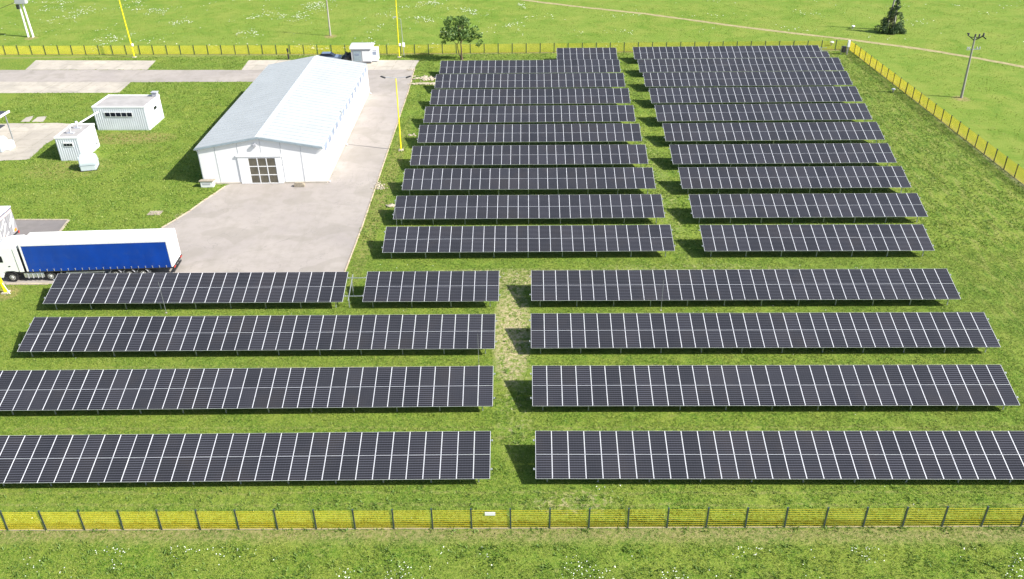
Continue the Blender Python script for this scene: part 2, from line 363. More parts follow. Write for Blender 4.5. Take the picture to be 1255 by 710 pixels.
# ---------------------------------------------------------------- solar tables
TILT, SL, Z0, MW, ML = .2911, 3.768, .75, 1.122, 1.874
def module_mesh():
    b = MB(); x = MW/2; fx, fy, t = .022, .008, .035
    # frame: four bars round the laminate
    b.box((-x, 0, -t), (-x+fx, ML, 0), 1); b.box((x-fx, 0, -t), (x, ML, 0), 1)
    b.box((-x+fx, 0, -t), (x-fx, fy, 0), 1); b.box((-x+fx, ML-fy, -t), (x-fx, ML, 0), 1)
    b.box((-x+fx, fy, -.012), (x-fx, ML-fy, -.004), 0)
    b.add([(-x+fx, fy, -.013), (x-fx, fy, -.013), (x-fx, ML-fy, -.013), (-x+fx, ML-fy, -.013)], [(0, 3, 2, 1)], 2)
    o = b.build('solar_module', [M['cells'], M['alu'], M['back']]); me = o.data; bpy.data.objects.remove(o); return me
MOD = module_mesh()
def mesh_of(b, name, mat):
    o = b.build(name, mat); me = o.data; bpy.data.objects.remove(o); return me
ct, st_ = math.cos(TILT), math.sin(TILT)
def surf(x, s, dz=0): return V((x, s*ct - dz*st_, Z0 + s*st_ + dz*ct))   # a spot on the tilted surface of a table
LEGF = mesh_of(MB().box((-.04, -.03, -.35), (.04, .03, Z0+.55*st_-.14)), 'front_post', M['galv'])
LEGR = mesh_of(MB().box((-.04, -.03, -.35), (.04, .03, Z0+2.75*st_-.14)), 'rear_post', M['galv'])
b = MB(); b.beam(surf(0, .25, -.13), surf(0, SL-.25, -.13), .05, .09); RAFT = mesh_of(b, 'rafter', M['galv'])
def child(name, me, parent, loc=(0, 0, 0), rot=(0, 0, 0)):
    o = bpy.data.objects.new(name, me); COL.objects.link(o); o.parent = parent; o.location = loc; o.rotation_euler = rot; return o
def table(a, b_, n, label, skip=(), ext=0, ends=(1, 1)):
    z0 = .80 if a[1] < 45 else .85 if a[1] < 53 else .90 if a[1] < 60 else .95
    k = (H-z0)/(H-Z0); A = V((a[0]*k, a[1]*k, z0-Z0)); B = V((b_[0]*k, b_[1]*k, z0-Z0)); d = B-A; L = d.length; pit = L/n
    t = thing('solar_table', label, 'solar panels', A, math.atan2(d.y, d.x), 'solar tables standing in rows on the grass')
    for i in range(n):
        for r in (0, 1):
            if (i, r) in skip: continue
            p = surf((i+.5)*pit, r*(ML+.02)+random.uniform(-.002, .002), random.uniform(-.002, .002))
            child('solar_module', MOD, t, p, (TILT+random.uniform(-.004, .004), random.uniform(-.004, .004), 0))
    for s_ in (.75, 1.5, 2.27, 3.02):
        o_ = .14 if s_ in (.75, 3.02) else -.05
        b = MB(); b.beam(surf(-o_-ext*(o_ > 0), s_, -.065), surf(L+o_, s_, -.065), .05, .05)
        if o_ > 0:
            for x in (-.11, L+.11): b.beam(surf(x, s_-.07, -.04), surf(x, s_+.07, -.04), .08, .06)
        b.build('purlin', M['galv'], t)
    k = max(2, round((L-1.6)/3.4)+1); x0, x1 = .8, L-.8
    xs = [x0+(x1-x0)*i/(k-1) for i in range(k)]
    if ext: xs.append(-ext+.55)
    for x in xs:
        child('front_post', LEGF, t, (x, .55*ct, 0)); child('rear_post', LEGR, t, (x, 2.75*ct, 0)); child('rafter', RAFT, t, (x, 0, 0))
    RECTS.append((min(a[0], b_[0])+.3, a[1]+1.0, max(a[0], b_[0])-.3, a[1]+SL*ct-.4))
    return t
RECTS = []
def lab(k, n, blk): return f'solar table of {n} module columns, {k} from the front in the {blk} block'
table((-39.96, 41.55), (-2.51, 42.01), 33, 'frontmost solar table left of the aisle, cut off by the left edge')
table((-43.43, 49.28), (-2.57, 49.75), 36, 'second solar table from the near fence, left of the aisle')
table((-42.60, 57.05), (-2.65, 57.29), 35, 'third solar table from the near fence, left of the aisle, 35 module columns')
table((-44.21, 64.65), (-16.71, 64.76), 24, 'solar table between the lorry and the lawn, 24 module columns')
table((-14.91, 64.77), (-2.53, 64.81), 11, 'short solar table of 11 module columns with bare rails at its left end', ext=1.9)
table((.566, 42.01), (36.88, 41.93), 32, 'frontmost solar table right of the aisle, cut off by the right edge')
table((.41, 49.75), (36.73, 49.73), 32, 'second solar table from the near fence, right of the aisle')
table((.36, 57.35), (38.94, 57.29), 34, 'third solar table from the near fence, right of the aisle')
table((.44, 64.85), (39.03, 64.82), 34, 'fourth solar table from the near fence, right of the aisle')
ordn = ['first', 'second', 'third', 'fourth', 'fifth', 'sixth', 'seventh', 'eighth', 'ninth', 'tenth']
U = [(-14.47,74.16,14.85,74.24),(-14.40,81.77,14.93,81.77),(-14.41,89.45,14.96,89.41),(-14.32,96.87,15.05,96.83),(-14.25,104.56,15.18,104.52),(-14.24,112.18,15.20,112.08),(-14.10,119.97,15.35,119.87),(-14.13,127.78,15.39,127.68),(-14.05,135.47,15.45,135.37)]
for i, r in enumerate(U): table(r[:2], r[2:], 26, lab(ordn[i], 26, 'left rear'))
table((5.37, 142.76), (15.62, 142.68), 9, 'shortest solar table, nine module columns, rearmost of the left rear block')
Vv = [(17.79,74.15,40.51,74.02,20),(17.96,81.67,42.97,81.65,22),(18.01,89.32,44.20,89.29,23),(18.06,96.68,45.33,96.69,24),(18.30,104.44,46.73,104.46,25),(18.26,112.05,47.83,112.13,26),(18.43,119.84,49.13,119.88,27),(18.50,127.67,50.34,127.71,28),(18.53,135.27,51.51,135.33,29)]
for i, r in enumerate(Vv): table(r[:2], r[2:4], r[4], lab(ordn[i], r[4], 'right rear'))
table((18.55, 142.92), (51.60, 142.99), 29, 'rearmost solar table of the right rear block, its top corner module missing', skip={(28, 1)})

# ---------------------------------------------------------------- fences
FH = 1.63
def mesh_panel(L, rw, rh, nj):
    b = MB()
    n = int(L/.066)
    for i in range(n+1):
        x = .05+(L-.1)*i/n; b.tube((x, 0, .05), (x, 0, FH-.02), rw, n=3, cap=False)
    for j in range(nj):
        z = .07+(FH-.12)*j/(nj-1)
        b.box((.03, -.012, z-rh), (L-.03, -.004, z+rh)); 
    return mesh_of(b, 'mesh_panel', M['yel'])
PANEL = mesh_panel(2.49, .0105, .010, 9); PANEL_NEAR = mesh_panel(2.49, .0060, .006, 9)
PB = MB(); PB.box((-.035, -.03, 0), (.035, .03, FH+.04)); PB.box((-.04, -.035, FH+.04), (.04, .035, FH+.07)); PB.box((-.045, .03, .25), (.045, .05, .32)); PB.box((-.045, .03, 1.25), (.045, .05, 1.32))
POST = mesh_of(PB, 'fence_post', M['post'])
def fence(A, B, label, panel=None):
    A = V((*A, 0)); B = V((*B, 0)); d = B-A; L = d.length; n = round(L/2.49); stp = L/n
    t = thing('mesh_fence', label, 'fence', A, math.atan2(d.y, d.x))
    for i in range(n+1):
        ps = child('fence_post', POST, t, (i*stp, 0, 0), (random.uniform(-.012, .012), random.uniform(-.012, .012), 0))
        ps.scale = (1.5, 1.8, 1.02) if panel is None else (1.35, 1.5, 1.02)
        if i < n: child('mesh_panel', panel or PANEL, t, (i*stp, random.uniform(-.01, .01), random.uniform(-.01, .01))).scale = (stp/2.49, 1, 1)
    b = MB(); b.box((0, -.04, 0), (L, .04, .05)); b.build('plinth', M['block'], t)
    return t
f0 = fence((-40.94, 38.05), (38.8, 38.55), 'near yellow mesh fence with black posts, in front of the solar tables', PANEL_NEAR)
fence((-139.5, 153.2), (-27.2, 150.2), 'left part of the far yellow mesh fence, from the frame edge to the white kiosk')
fence((-27.2, 150.2), (57.31, 150.2), 'far yellow mesh fence right of the kiosk, behind the tree and solar tables')
fence((58.6, 66.4), (57.31, 150.2), 'side yellow mesh fence running towards the camera at the right')
b = MB(); b.box((-.7, -.045, -.22), (.7, -.02, .05))
p = at(600.7, 628, 1.35); o = b.build('sign_plate', M['white']); o.location = (p.x, 38.28, 1.42); o.scale = (.47, 1, 1)
tag(o, 'blank white plate hanging on the near yellow fence', 'sign')

# ---------------------------------------------------------------- barn
def barn():
    x0, x1, y0, y1, ze, zr = -38.8, -24.0, 93.15, 127.3, 4.55, 5.85; xm = (x0+x1)/2; W = x1-x0; D = y1-y0
    t = thing('barn', 'large white metal barn with pale blue gabled roof on the asphalt yard', 'barn', (x0, y0, 0), R(.6))
    b = MB(); b.prism([(0, 0), (W, 0), (W, ze), (W/2, zr), (0, ze)], 'y', 0, D)
    wall = b.build('wall', M['white'], t)
    b = MB(); b.box((-.06, -.06, 0), (W+.06, D+.06, .22)); b.build('plinth', M['conc'], t)
    # corrugation on the gable front and the long side
    b = MB()
    for i in range(int(D/.5)):
        y = .3+i*.5; b.box((W, y-.03, .23), (W+.014, y+.03, 3.5)); b.box((-.014, y-.03, .23), (0, y+.03, ze-.1))
    b.build('cladding_rib', M['white'], t)
    b = MB()
    for x in (2.05, 4.75, 9.85, 12.2, W/2+.1):
        h = ze+(zr-ze)*(1-abs(x-W/2)/(W/2))-.12
        b.box((x-.035, -.024, .23 if abs(x-W/2) > 2 else 3.95), (x+.035, -.005, h))
    b.build('panel_seam', M['seam'], t)
    # roof: two thick sheets with standing ribs
    oy = .25
    for sgn, ov in ((-1, .22), (1, .05)):
        b = MB()
        def rp(u, y, dz=0):   # u 0 at the ridge .. 1 at the eave edge
            xx = W/2 + sgn*u*(W/2+ov); zz = zr+.06 - u*(zr-ze)*(W/2+ov)/(W/2) + dz; return (xx, y, zz)
        b.add([rp(0, -oy), rp(1, -oy), rp(1, D+oy), rp(0, D+oy), rp(0, -oy, .06), rp(1, -oy, .06), rp(1, D+oy, .06), rp(0, D+oy, .06)],
              [(3,2,1,0),(4,5,6,7),(0,1,5,4),(1,2,6,5),(2,3,7,6),(3,0,4,7)])
        k = int((D+2*oy)/1.02)
        for i in range(k+1):
            y = -oy+.05+i*(D+2*oy-.1)/k
            b.add([rp(0, y-.045, .06), rp(1, y-.045, .06), rp(1, y+.045, .06), rp(0, y+.045, .06), rp(0, y-.02, .135), rp(1, y-.02, .135), rp(1, y+.02, .135), rp(0, y+.02, .135)],
                  [(4,5,6,7),(0,1,5,4),(1,2,6,5),(2,3,7,6),(3,0,4,7)])
            if i < k:
                for q in (1, 2):
                    yy = y+q*.34; b.add([rp(0, yy-.02, .062), rp(1, yy-.02, .062), rp(1, yy+.02, .062), rp(0, yy+.02, .062), rp(0, yy, .08), rp(1, yy, .08)], [(0,1,5,4),(3,4,5,2)])
        b.build('roof', M['roofw'], t)
        # fascia along both gables and the gutter
        b = MB()
        for y in (-oy-.025, D+oy+.025):
            b.add([rp(0, y-.02, -.14), rp(1, y-.02, -.14), rp(1, y-.02, .10), rp(0, y-.02, .10), rp(0, y+.02, -.14), rp(1, y+.02, -.14), rp(1, y+.02, .10), rp(0, y+.02, .10)],
                  [(0,1,2,3),(7,6,5,4),(0,4,5,1),(3,2,6,7),(1,5,6,2),(0,3,7,4)])
        b.build('fascia', M['fascia'], t)
        xe = W/2+sgn*(W/2+ov+(.07 if sgn < 0 else .03)); gr = .085 if sgn < 0 else .04
        g = MB(); g.tube((xe, -oy, ze-.06), (xe, D+oy, ze-.06), gr, n=8); g.build('gutter', M['white'] if sgn < 0 else M['fascia'], t)
        for y in ((.12, D-.12) if sgn < 0 else (.12, D*.36, D-.12)):
            g = MB(); xw = W/2+sgn*(W/2+.08)
            g.tube((xe, y, ze-.1), (xw, y, ze-.45), .055); g.tube((xw, y, ze-.45), (xw, y, .35), .055); g.tube((xw, y, .35), (xw+sgn*.35, y, .1), .055)
            g.build('downpipe', M['white'] if sgn < 0 or y > 1 else M['seam'], t)
    b = MB(); zc = zr+.15
    b.add([(W/2-.38, -oy, zc-.05), (W/2, -oy, zc+.02), (W/2+.38, -oy, zc-.05), (W/2-.38, D+oy, zc-.05), (W/2, D+oy, zc+.02), (W/2+.38, D+oy, zc-.05)], [(0,1,4,3),(1,2,5,4),(0,2,1),(3,4,5),(0,3,5,2)])
    b.build('ridge_cap', M['ridge'], t)
    # strip of windows under the right eave
    for i in range(14):
        y = .95+i*2.42
        f = MB(); f.box((W, y-.06, 3.52), (W+.03, y+1.66, 4.44)); fo = f.build('window', M['white'], t)
        g = MB(); g.box((W+.03, y, 3.6), (W+.05, y+1.6, 4.42)); g.build('pane', M['bpane'], fo)
    # big front door: glazed leaf in a white frame
    xa, xb, zt = 5.75, 9.0, 3.35
    b = MB(); b.box((4.55, -.09, .05), (xa, -.03, zt+.12)); b.box((xb, -.09, .05), (9.65, -.03, zt+.12)); b.box((xa, -.09, zt), (xb, -.03, zt+.12)); b.box((4.4, -.16, zt+.14), (9.85, -.03, zt+.34))
    door = b.build('door', M['white'], t)
    for i in range(3):
        for j in range(3):
            g = MB(); g.box((xa+.07+i*1.09, -.06, .14+j*1.08), (xa+1.0+i*1.09, -.045, 1.1+j*1.08)); g.build('pane', M['pane'], door)
    b = MB()
    for i in range(4): b.box((xa-.02+i*1.09, -.085, .05), (xa+.07+i*1.09, -.03, zt))
    for j in range(4): b.box((xa, -.083, .04+j*1.08), (xb, -.032, .14+j*1.08))
    b.build('glazing_bar', M['white'], door)
    b = MB(); b.cbox((W/2-.5, -.16, 4.95), (.42, .26, .34)); b.cbox((W/2-.5, -.06, 5.1), (.1, .2, .3)); b.build('floodlight', M['dgrey'], t, bevel=.03)
    return t
barn()
t = thing('concrete_bin', 'small white bin with brown lid at the barn left front corner', 'bin', (-38.9, 92.1, 0), R(1))
b = MB(); b.box((0, 0, 0), (1.5, .75, .75)); b.build('body', M['white'], t, bevel=.04)
b = MB(); b.prism([(-.08, .78), (.8, .66), (.8, .76), (-.08, .9)], 'x', -.1, 1.6); b.build('lid', M['block'], t)
b = MB(); b.box((.25, -.02, .35), (1.2, .0, .55)); b.build('vent', M['dgrey'], t)
b = MB(); b.box((0, 0, 0), (1.25, .55, .38)); b.box((.1, .08, .38), (1.1, .48, .5)); o = b.build('stone_block', M['block'], bevel=.05); o.location = (-27.7, 92.05, 0)
tag(o, 'brown stone block by the barn front wall, right of the glazed door', 'block')

# ---------------------------------------------------------------- containers and cabins
def ribbed(W, D, Hh, t, mat, sides='f', step=.3):
    b = MB(); b.box((0, 0, 0), (W, D, Hh)); b.build('wall', mat, t)
    r = MB(); n = int(W/step)
    for i in range(n): x = (i+.5)*W/n; r.box((x-.045, -.035, .12), (x+.045, 0, Hh-.12))
    n = int(D/step)
    for i in range(n): y = (i+.5)*D/n; r.box((W, y-.045, .12), (W+.02, y+.045, Hh-.12)); r.box((-.02, y-.045, .12), (0, y+.045, Hh-.12))
    r.build('wall_rib', mat, t)
    b = MB(); b.box((.0, .0, Hh), (W, D, Hh+.04)); b.build('roof', M['flatroof'], t)
    b = MB(); e = .12
    b.box((-.05, -.05, Hh-.06), (W+.05, e, Hh+.14)); b.box((-.05, D-e, Hh-.06), (W+.05, D+.05, Hh+.14)); b.box((-.05, e, Hh-.06), (e, D-e, Hh+.14)); b.box((W-e, e, Hh-.06), (W+.05, D-e, Hh+.14))
    b.build('roof_edge', M['white'], t)
t = thing('site_container', 'large white ribbed container with a strip of five dark windows', 'container', (-60.15, 112.2, 0), R(-1.5))
ribbed(7.4, 5.2, 3.3, t, M['bluewhite'])
f = MB(); f.box((1.55, -.08, 1.95), (5.55, -.03, 2.65)); fo = f.build('window_frame', M['white'], t)
for i in range(5):
    g = MB(); g.box((1.63+i*.78, -.092, 2.03), (2.31+i*.78, -.082, 2.57)); g.build('pane', M['dpane'], fo)
g = MB(); g.box((7.42, .9, .1), (7.47, 1.9, 2.2)); d_ = g.build('door', M['white'], t)
g = MB(); g.box((7.47, 1.7, 1.1), (7.53, 1.78, 1.3)); g.build('handle', M['dark'], d_)
g = MB(); g.box((7.42, 2.6, 2.05), (7.46, 3.5, 2.45)); g.build('window', M['dpane'], t)
g = MB(); g.box((7.42, 4.1, 2.0), (7.52, 4.5, 2.8)); g.build('meter_box', M['dgrey'], t)
g = MB(); g.box((6.6, 4.6, 3.34), (7.35, 5.2, 3.95)); g.box((6.5, 4.5, 3.9), (7.45, 5.3, 3.98)); g.build('roof_unit', M['dgrey'], t, bevel=.03)
t = thing('site_container', 'small white ribbed container with two roof vents, near a white tank', 'container', (-60.0, 100.9, 0), R(1))
ribbed(2.9, 5.1, 3.05, t, M['bluewhite'], step=.29)
f = MB(); f.box((.95, -.08, 1.95), (2.15, -.03, 2.5)); fo = f.build('window_frame', M['white'], t)
for i in range(3):
    g = MB(); g.box((1.0+i*.38, -.092, 2.03), (1.34+i*.38, -.082, 2.35)); g.build('pane', M['dpane'], fo)
for (x, y, h) in ((1.35, 1.7, .7), (1.4, 3.6, .8)):
    g = MB(); g.cbox((x, y, 3.14), (.9, .5, .12)); g.tube((x, y, 3.1), (x, y, 3.1+h), .09); g.tube((x-.05, y, 3.1+h), (x+.15, y-.15, 3.15+h), .15, .17, 10); g.build('roof_vent', M['dgrey'], t)
g = MB(); g.box((2.92, 4.3, .5), (2.96, 4.5, .8)); g.build('vent_grille', M['dark'], t)
g = MB(); g.box((2.92, 1.5, .1), (2.96, 2.5, 2.1)); g.build('door', M['white'], t)
g = MB(); g.beam((.55, 5.1, 3.0), (.85, 11.0, 2.75), .16, .14); g.build('cable_duct', M['white'], t)
g = MB(); g.box((-.02, 5.12, .02), (1.6, 7.5, 2.1)); 
# tank
t = thing('storage_tank', 'white rounded plastic tank on the grass beside the small container', 'tank', (-55.75, 97.2, 0), R(14))
prof = [(0, 0), (2.0, 0), (2.15, .5), (2.15, 1.05), (1.75, 1.65), (1.35, 1.8), (.5, 1.8), (.15, 1.6), (0, 1.0)]
b = MB(); b.prism(prof, 'x', 0, 1.85); b.build('shell', M['tankw'], t, bevel=.09)
b = MB(); b.prism([(-.03, .72), (2.18, .72), (2.18, .80), (-.03, .80)], 'x', -.03, 1.88); b.build('band', M['fascia'], t)
b = MB(); b.box((-.03, -.03, 0), (1.88, 2.1, .1)); b.build('skid', M['dark'], t)
# canopy at the left edge
t = thing('fuel_canopy', 'two tiered canopy with dark roofs on thin posts at the left edge', 'canopy', (-76, 104.5, 0), R(-1.5))
b = MB(); b.box((0, -.5, 4.0), (6.2, 4.2, 4.12)); b.build('roof', M['darkroof'], t)
b = MB(); b.box((6.2, -.6, 3.93), (6.36, 4.3, 4.18)); b.box((0, -.62, 3.93), (6.2, -.5, 4.18)); b.build('roof_edge', M['white'], t)
b = MB(); b.box((0, -1.4, 2.6), (6.1, 2.8, 2.7)); b.build('roof', M['darkroof'], t)
for x, y in ((6.0, .2), (6.0, 3.6), (1.0, .2), (1.0, 3.6)):
    b = MB(); b.beam((x, y, 0), (x, y, 4.0), .12, .12); b.build('post', M['galv'], t)
b = MB(); b.prism([(0, 0), (2.0, 0), (2.0, 1.3), (1.5, 1.8), (.5, 1.8), (0, 1.3)], 'x', 0, 3.9); o = b.build('storage_tank', M['tankw'], bevel=.06); o.location = (-73.2, 103.9, .02)
tag(o, 'low pale tank under the dark two tiered canopy', 'tank')
b = MB(); b.box((0, 0, 0), (1.0, 1.4, .95)); b.box((.06, .06, .95), (.94, 1.34, 1.02)); o = b.build('white_crate', M['white'], bevel=.04); o.location = (-69.6, 104.6, .02)
tag(o, 'white crate on the concrete just right of the canopy tank', 'crate')
# kiosk behind the barn
t = thing('kiosk', 'small white kiosk with curved roof behind the barn by the far fence', 'kiosk', (-30.0, 144.2, 0), R(-1))
b = MB(); b.box((.05, .05, .25), (3.45, 3.3, 2.55)); b.build('wall', M['kio'], t)
arc = [(-.12, 2.5), (-.12, 2.62), (.3, 2.86), (1.1, 3.02), (2.25, 3.02), (3.05, 2.86), (3.45, 2.62), (3.45, 2.5)]
b = MB(); b.prism(arc, 'x', -.12, 3.62); b.build('roof', M['kio'], t)
b = MB(); b.box((.45, -.0, .45), (1.75, .05, 2.2)); d_ = b.build('door', M['fascia'], t)
b = MB(); b.box((.75, -.03, 1.45), (1.4, -.001, 1.75)); b.build('pane', M['bpane'], d_)
b = MB(); b.box((1.95, 0.0, .45), (3.35, .05, 2.2)); b.build('shutter', M['white'], t)
b = MB(); b.box((.3, .2, 0), (3.3, 3.1, .25)); b.build('base', M['dark'], t)
b = MB(); b.box((3.45, 1.0, .15), (4.35, 2.9, 2.1)); b.box((3.45, .95, 2.1), (4.4, 2.95, 2.18)); u_ = b.build('side_unit', M['bluewhite'], t)
b = MB(); b.box((3.6, .97, 1.3), (4.2, .99, 1.8)); b.build('pane', M['bpane'], u_)
# black sheeting, post and car behind the barn
bm = bmesh.new(); bmesh.ops.create_icosphere(bm, subdivisions=3, radius=1)
for v in bm.verts:
    k = 1+.35*noise.noise(v.co*2.2); v.co = V((v.co.x*1.0*k, v.co.y*.8*k, max(-.02, v.co.z*1.3*k+.45)))
me = bpy.data.meshes.new('sheeting_heap'); bm.to_mesh(me); bm.free(); me.materials.append(M['blackbag'])
o = bpy.data.objects.new('sheeting_heap', me); COL.objects.link(o); o.location = at(427, 76.5); tag(o, 'black heap of plastic sheeting left of the white kiosk', 'heap')
t = thing('short_post', 'short black post with a collar behind the barn roof', 'post', at(354, 73))
b = MB(); b.tube((0, 0, 0), (0, 0, .9), .16, n=12); b.build('lower_sleeve', M['dark'], t)
b = MB(); b.tube((0, 0, .9), (0, 0, 1.9), .07, n=10); b.tube((0, 0, 1.35), (0, 0, 1.9), .16, n=12); b.build('cap', M['dark'], t)
def car(loc, rz):
    t = thing('parked_car', 'grey blue car parked behind the barn, only its roof showing', 'car', loc, rz)
    b = MB(); b.prism([(-2.15, .3), (2.15, .3), (2.2, .62), (2.05, .82), (1.15, .95), (-1.6, .98), (-2.15, .85)], 'y', -.85, .85); b.build('body', M['carblue'], t, bevel=.06)
    b = MB(); b.add([(1.1,-.78,.95),(1.1,.78,.95),(-1.75,.78,.97),(-1.75,-.78,.97),(.35,-.6,1.44),(.35,.6,1.44),(-1.2,.6,1.46),(-1.2,-.6,1.46)], [(4,5,6,7),(0,1,5,4),(1,2,6,5),(2,3,7,6),(3,0,4,7)]); b.build('cabin_glass', M['dpane'], t)
    b = MB(); b.box((-1.15, -.6, 1.45), (.32, .6, 1.49)); b.build('roof', M['carblue'], t, bevel=.015)
    for x in (-1.35, 1.35):
        for y in (-.86, .68):
            b = MB(); b.tube((x, y, .32), (x, y+.18, .32), .32, n=18); wh = b.build('wheel', M['rubber'], t)
            b = MB(); b.tube((x, y-.005, .32), (x, y+.185, .32), .19, n=14); b.build('rim', M['rim'], wh)
p = at(400, 77); car((p.x+.4, p.y+.9, .02), R(2))

# ---------------------------------------------------------------- lorry
def wheel(t, x, y, r=.5, w_=.3, hub=True):
    b = MB(); b.tube((x, y, r), (x, y+w_, r), r, n=28); b.tube((x, y+.02, r), (x, y-.02, r), r*.93, r*.86, 28)
    wh = b.build('wheel', M['rubber'], t)
    b = MB(); b.tube((x, y-.03, r), (x, y+w_+.005, r), r*.56, n=20)
    b.tube((x, y-.08, r), (x, y-.03, r), r*.2, r*.3, 12); ri = b.build('rim', M['rim'], wh)
    b = MB()
    for i in range(8):
        a = i*math.pi/4; b.tube((x+math.cos(a)*r*.4, y-.034, r+math.sin(a)*r*.4), (x+math.cos(a)*r*.4, y-.028, r+math.sin(a)*r*.4), .05, n=8)
    b.build('rim_hole', M['dark'], wh)
def trailer_parts(t, L=13.9, W=2.58, x0=0):
    zb, zt = 1.15, 4.0
    b = MB(); b.box((x0, .02, zb), (x0+L, W-.02, zt)); b.build('body', M['white'], t)
    b = MB()
    b.box((x0-.02, -.01, zt-.03), (x0+L+.02, W+.01, zt+.05))
    for i in range(11): x = x0+.7+i*1.25; b.box((x-.03, .03, zt+.05), (x+.03, W-.03, zt+.062))
    b.build('roof', M['tarp'], t)
    return zb, zt
LO = (-48.2, 69.93, .012)
t = lorry = thing('lorry', 'white articulated lorry with a long blue curtain side trailer, left of the yard', 'lorry', LO, math.atan2(.77, 13.9))
L, W = 13.9, 2.58
zb, zt = trailer_parts(t)
# curtain with slight ripples
b = MB(); nx, nz = 90, 8
vs = []; 
for j in range(nz+1):
    for i in range(nx+1):
        x = .2+(L-.34)*i/nx; z = 1.12+(zt-.13-1.12)*j/nz
        vs.append((x, -.012-.018*abs(math.sin(x*2.2))*(1-j/nz)-.008*noise.noise(V((x*1.5, 0, z))), z))
fs = [(j*(nx+1)+i, j*(nx+1)+i+1, (j+1)*(nx+1)+i+1, (j+1)*(nx+1)+i) for j in range(nz) for i in range(nx)]
b.add(vs, fs); cur = b.build('curtain', M['blue'], t, smooth=True)
BK = mesh_of(MB().box((-.02, -.05, -.16), (.02, -.03, .02)).box((-.045, -.055, .02), (.045, -.03, .07)), 'buckle', M['rim'])
for i in range(20): child('buckle', BK, t, (.6+i*.67, 0, 1.28))
b = MB(); b.box((0, -.03, zb), (.14, .02, zt-.04)); b.box((L-.1, -.03, zb), (L+.01, .02, zt-.04)); b.box((.14, -.028, zt-.12), (L-.1, .02, zt-.04)); b.build('side_frame', M['white'], t)
b = MB(); b.box((.0, -.02, 1.0), (L, W+.02, 1.12)); b.box((2.5, .75, .72), (L, .9, 1.0)); b.box((2.5, 1.7, .72), (L, 1.85, 1.0)); b.build('chassis', M['dark'], t)
# rear doors, bumper, lights
for y in (.05, W/2+.01):
    b = MB(); b.box((L, y, zb+.03), (L+.05, y+W/2-.06, zt-.08)); d_ = b.build('rear_door', M['white'], t)
    b = MB(); b.tube((L+.08, y+.35, zb+.05), (L+.08, y+.35, zt-.12), .02); b.tube((L+.08, y+.9, zb+.05), (L+.08, y+.9, zt-.12), .02); b.build('lock_rod', M['rim'], d_)
b = MB(); b.box((L-.05, 0, .95), (L+.1, W, 1.13)); b.box((L-.1, .1, .45), (L, W-.1, .6)); b.box((L-.1, .6, .6), (L-.03, .7, .95)); b.box((L-.1, 1.9, .6), (L-.03, 2.0, .95)); b.build('bumper', M['dark'], t)
for y in (.08, W-.5):
    b = MB(); b.box((L+.1, y, .98), (L+.13, y+.4, 1.1)); b.build('tail_light', M['red'], t)
for x in (8.3, 9.6, 10.9):
    for y in (.06, W-.44): wheel(t, x, y, .48, .38)
    b = MB()
    for i in range(9):
        a0, a1 = math.pi*i/9, math.pi*(i+1)/9
        b.beam((x+.58*math.cos(a0), .18, .5+.58*math.sin(a0)), (x+.58*math.cos(a1), .18, .5+.58*math.sin(a1)), .38, .02)
    b.build('mudguard', M['dgrey'], t)
for y in (.35, W-.45):
    b = MB(); b.box((2.9, y, .1), (3.02, y+.12, 1.0)); b.box((2.8, y-.05, .05), (3.12, y+.17, .1)); b.build('landing_leg', M['galv'], t)
b = MB(); 
for z in (.5, .78): b.box((3.6, .03, z), (7.3, .06, z+.1))
for x in (3.7, 5.4, 7.1): b.box((x, .05, .5), (x+.06, .1, 1.0))
b.build('side_guard', M['galv'], t)
# tractor
b = MB(); b.box((-2.6, .75, .55), (3.2, .95, .85)); b.box((-2.6, 1.65, .55), (3.2, 1.85, .85)); b.build('tractor_frame', M['dark'], t)
prof = [(-.72, 1.05), (-.68, 3.35), (-1.0, 3.85), (-2.3, 3.72), (-2.9, 3.35), (-3.12, 2.3), (-3.15, .45), (-2.45, .45), (-2.3, .95), (-1.95, 1.15), (-1.3, 1.15), (-1.05, 1.05)]
b = MB(); b.prism(prof, 'y', .04, W-.04); cb = b.build('cab', M['cab'], t, bevel=.07)
b = MB(); b.prism([(-.75, 3.3), (-.45, 3.3), (-.4, 3.95), (-1.7, 3.9), (-2.4, 3.6)], 'y', .2, W-.2); b.build('wind_deflector', M['cab'], t, bevel=.05)
for y in (.0, W-.03):
    b = MB(); b.box((-.7, y, 1.1), (-.28, y+.03, 3.75)); b.build('side_fairing', M['cab'], t)
b = MB(); b.box((-2.75, .01, 2.2), (-1.95, .04, 2.85)); b.box((-2.75, W-.04, 2.2), (-1.95, W-.01, 2.85)); b.build('side_window', M['dpane'], t)
b = MB(); b.prism([(-3.14, 2.32), (-2.93, 3.2), (-2.95, 3.2), (-3.16, 2.32)], 'y', .2, W-.2); b.build('windscreen', M['dpane'], t)
b = MB(); b.box((-1.6, -.0, 1.72), (-1.42, .04, 1.78)); b.build('door_handle', M['dark'], t)
b = MB()
for i in range(9):
    a0, a1 = math.pi*i/9, math.pi*(i+1)/9
    b.beam((-1.6+.62*math.cos(a0), .17, .52+.62*math.sin(a0)), (-1.6+.62*math.cos(a1), .17, .52+.62*math.sin(a1)), .34, .05)
b.box((-1.02, .02, .95), (.6, .6, 1.08)); b.build('wheel_arch', M['dark'], t)
for y in (.05, W-.35): wheel(t, -1.6, y, .5, .3)
for y in (.04, W-.6): wheel(t, 2.05, y, .5, .56)
b = MB(); b.prism([(.1, .38), (.62, .38), (.68, .5), (.68, .95), (.1, .95), (.04, .8), (.04, .5)], 'x', -.45, 1.45); tk = b.build('fuel_tank', M['tankalu'], t, bevel=.03)
b = MB()
for x in (-.1, .35, .8, 1.2): b.box((x, .01, .36), (x+.06, .69, .97))
b.build('tank_strap', M['dgrey'], tk)
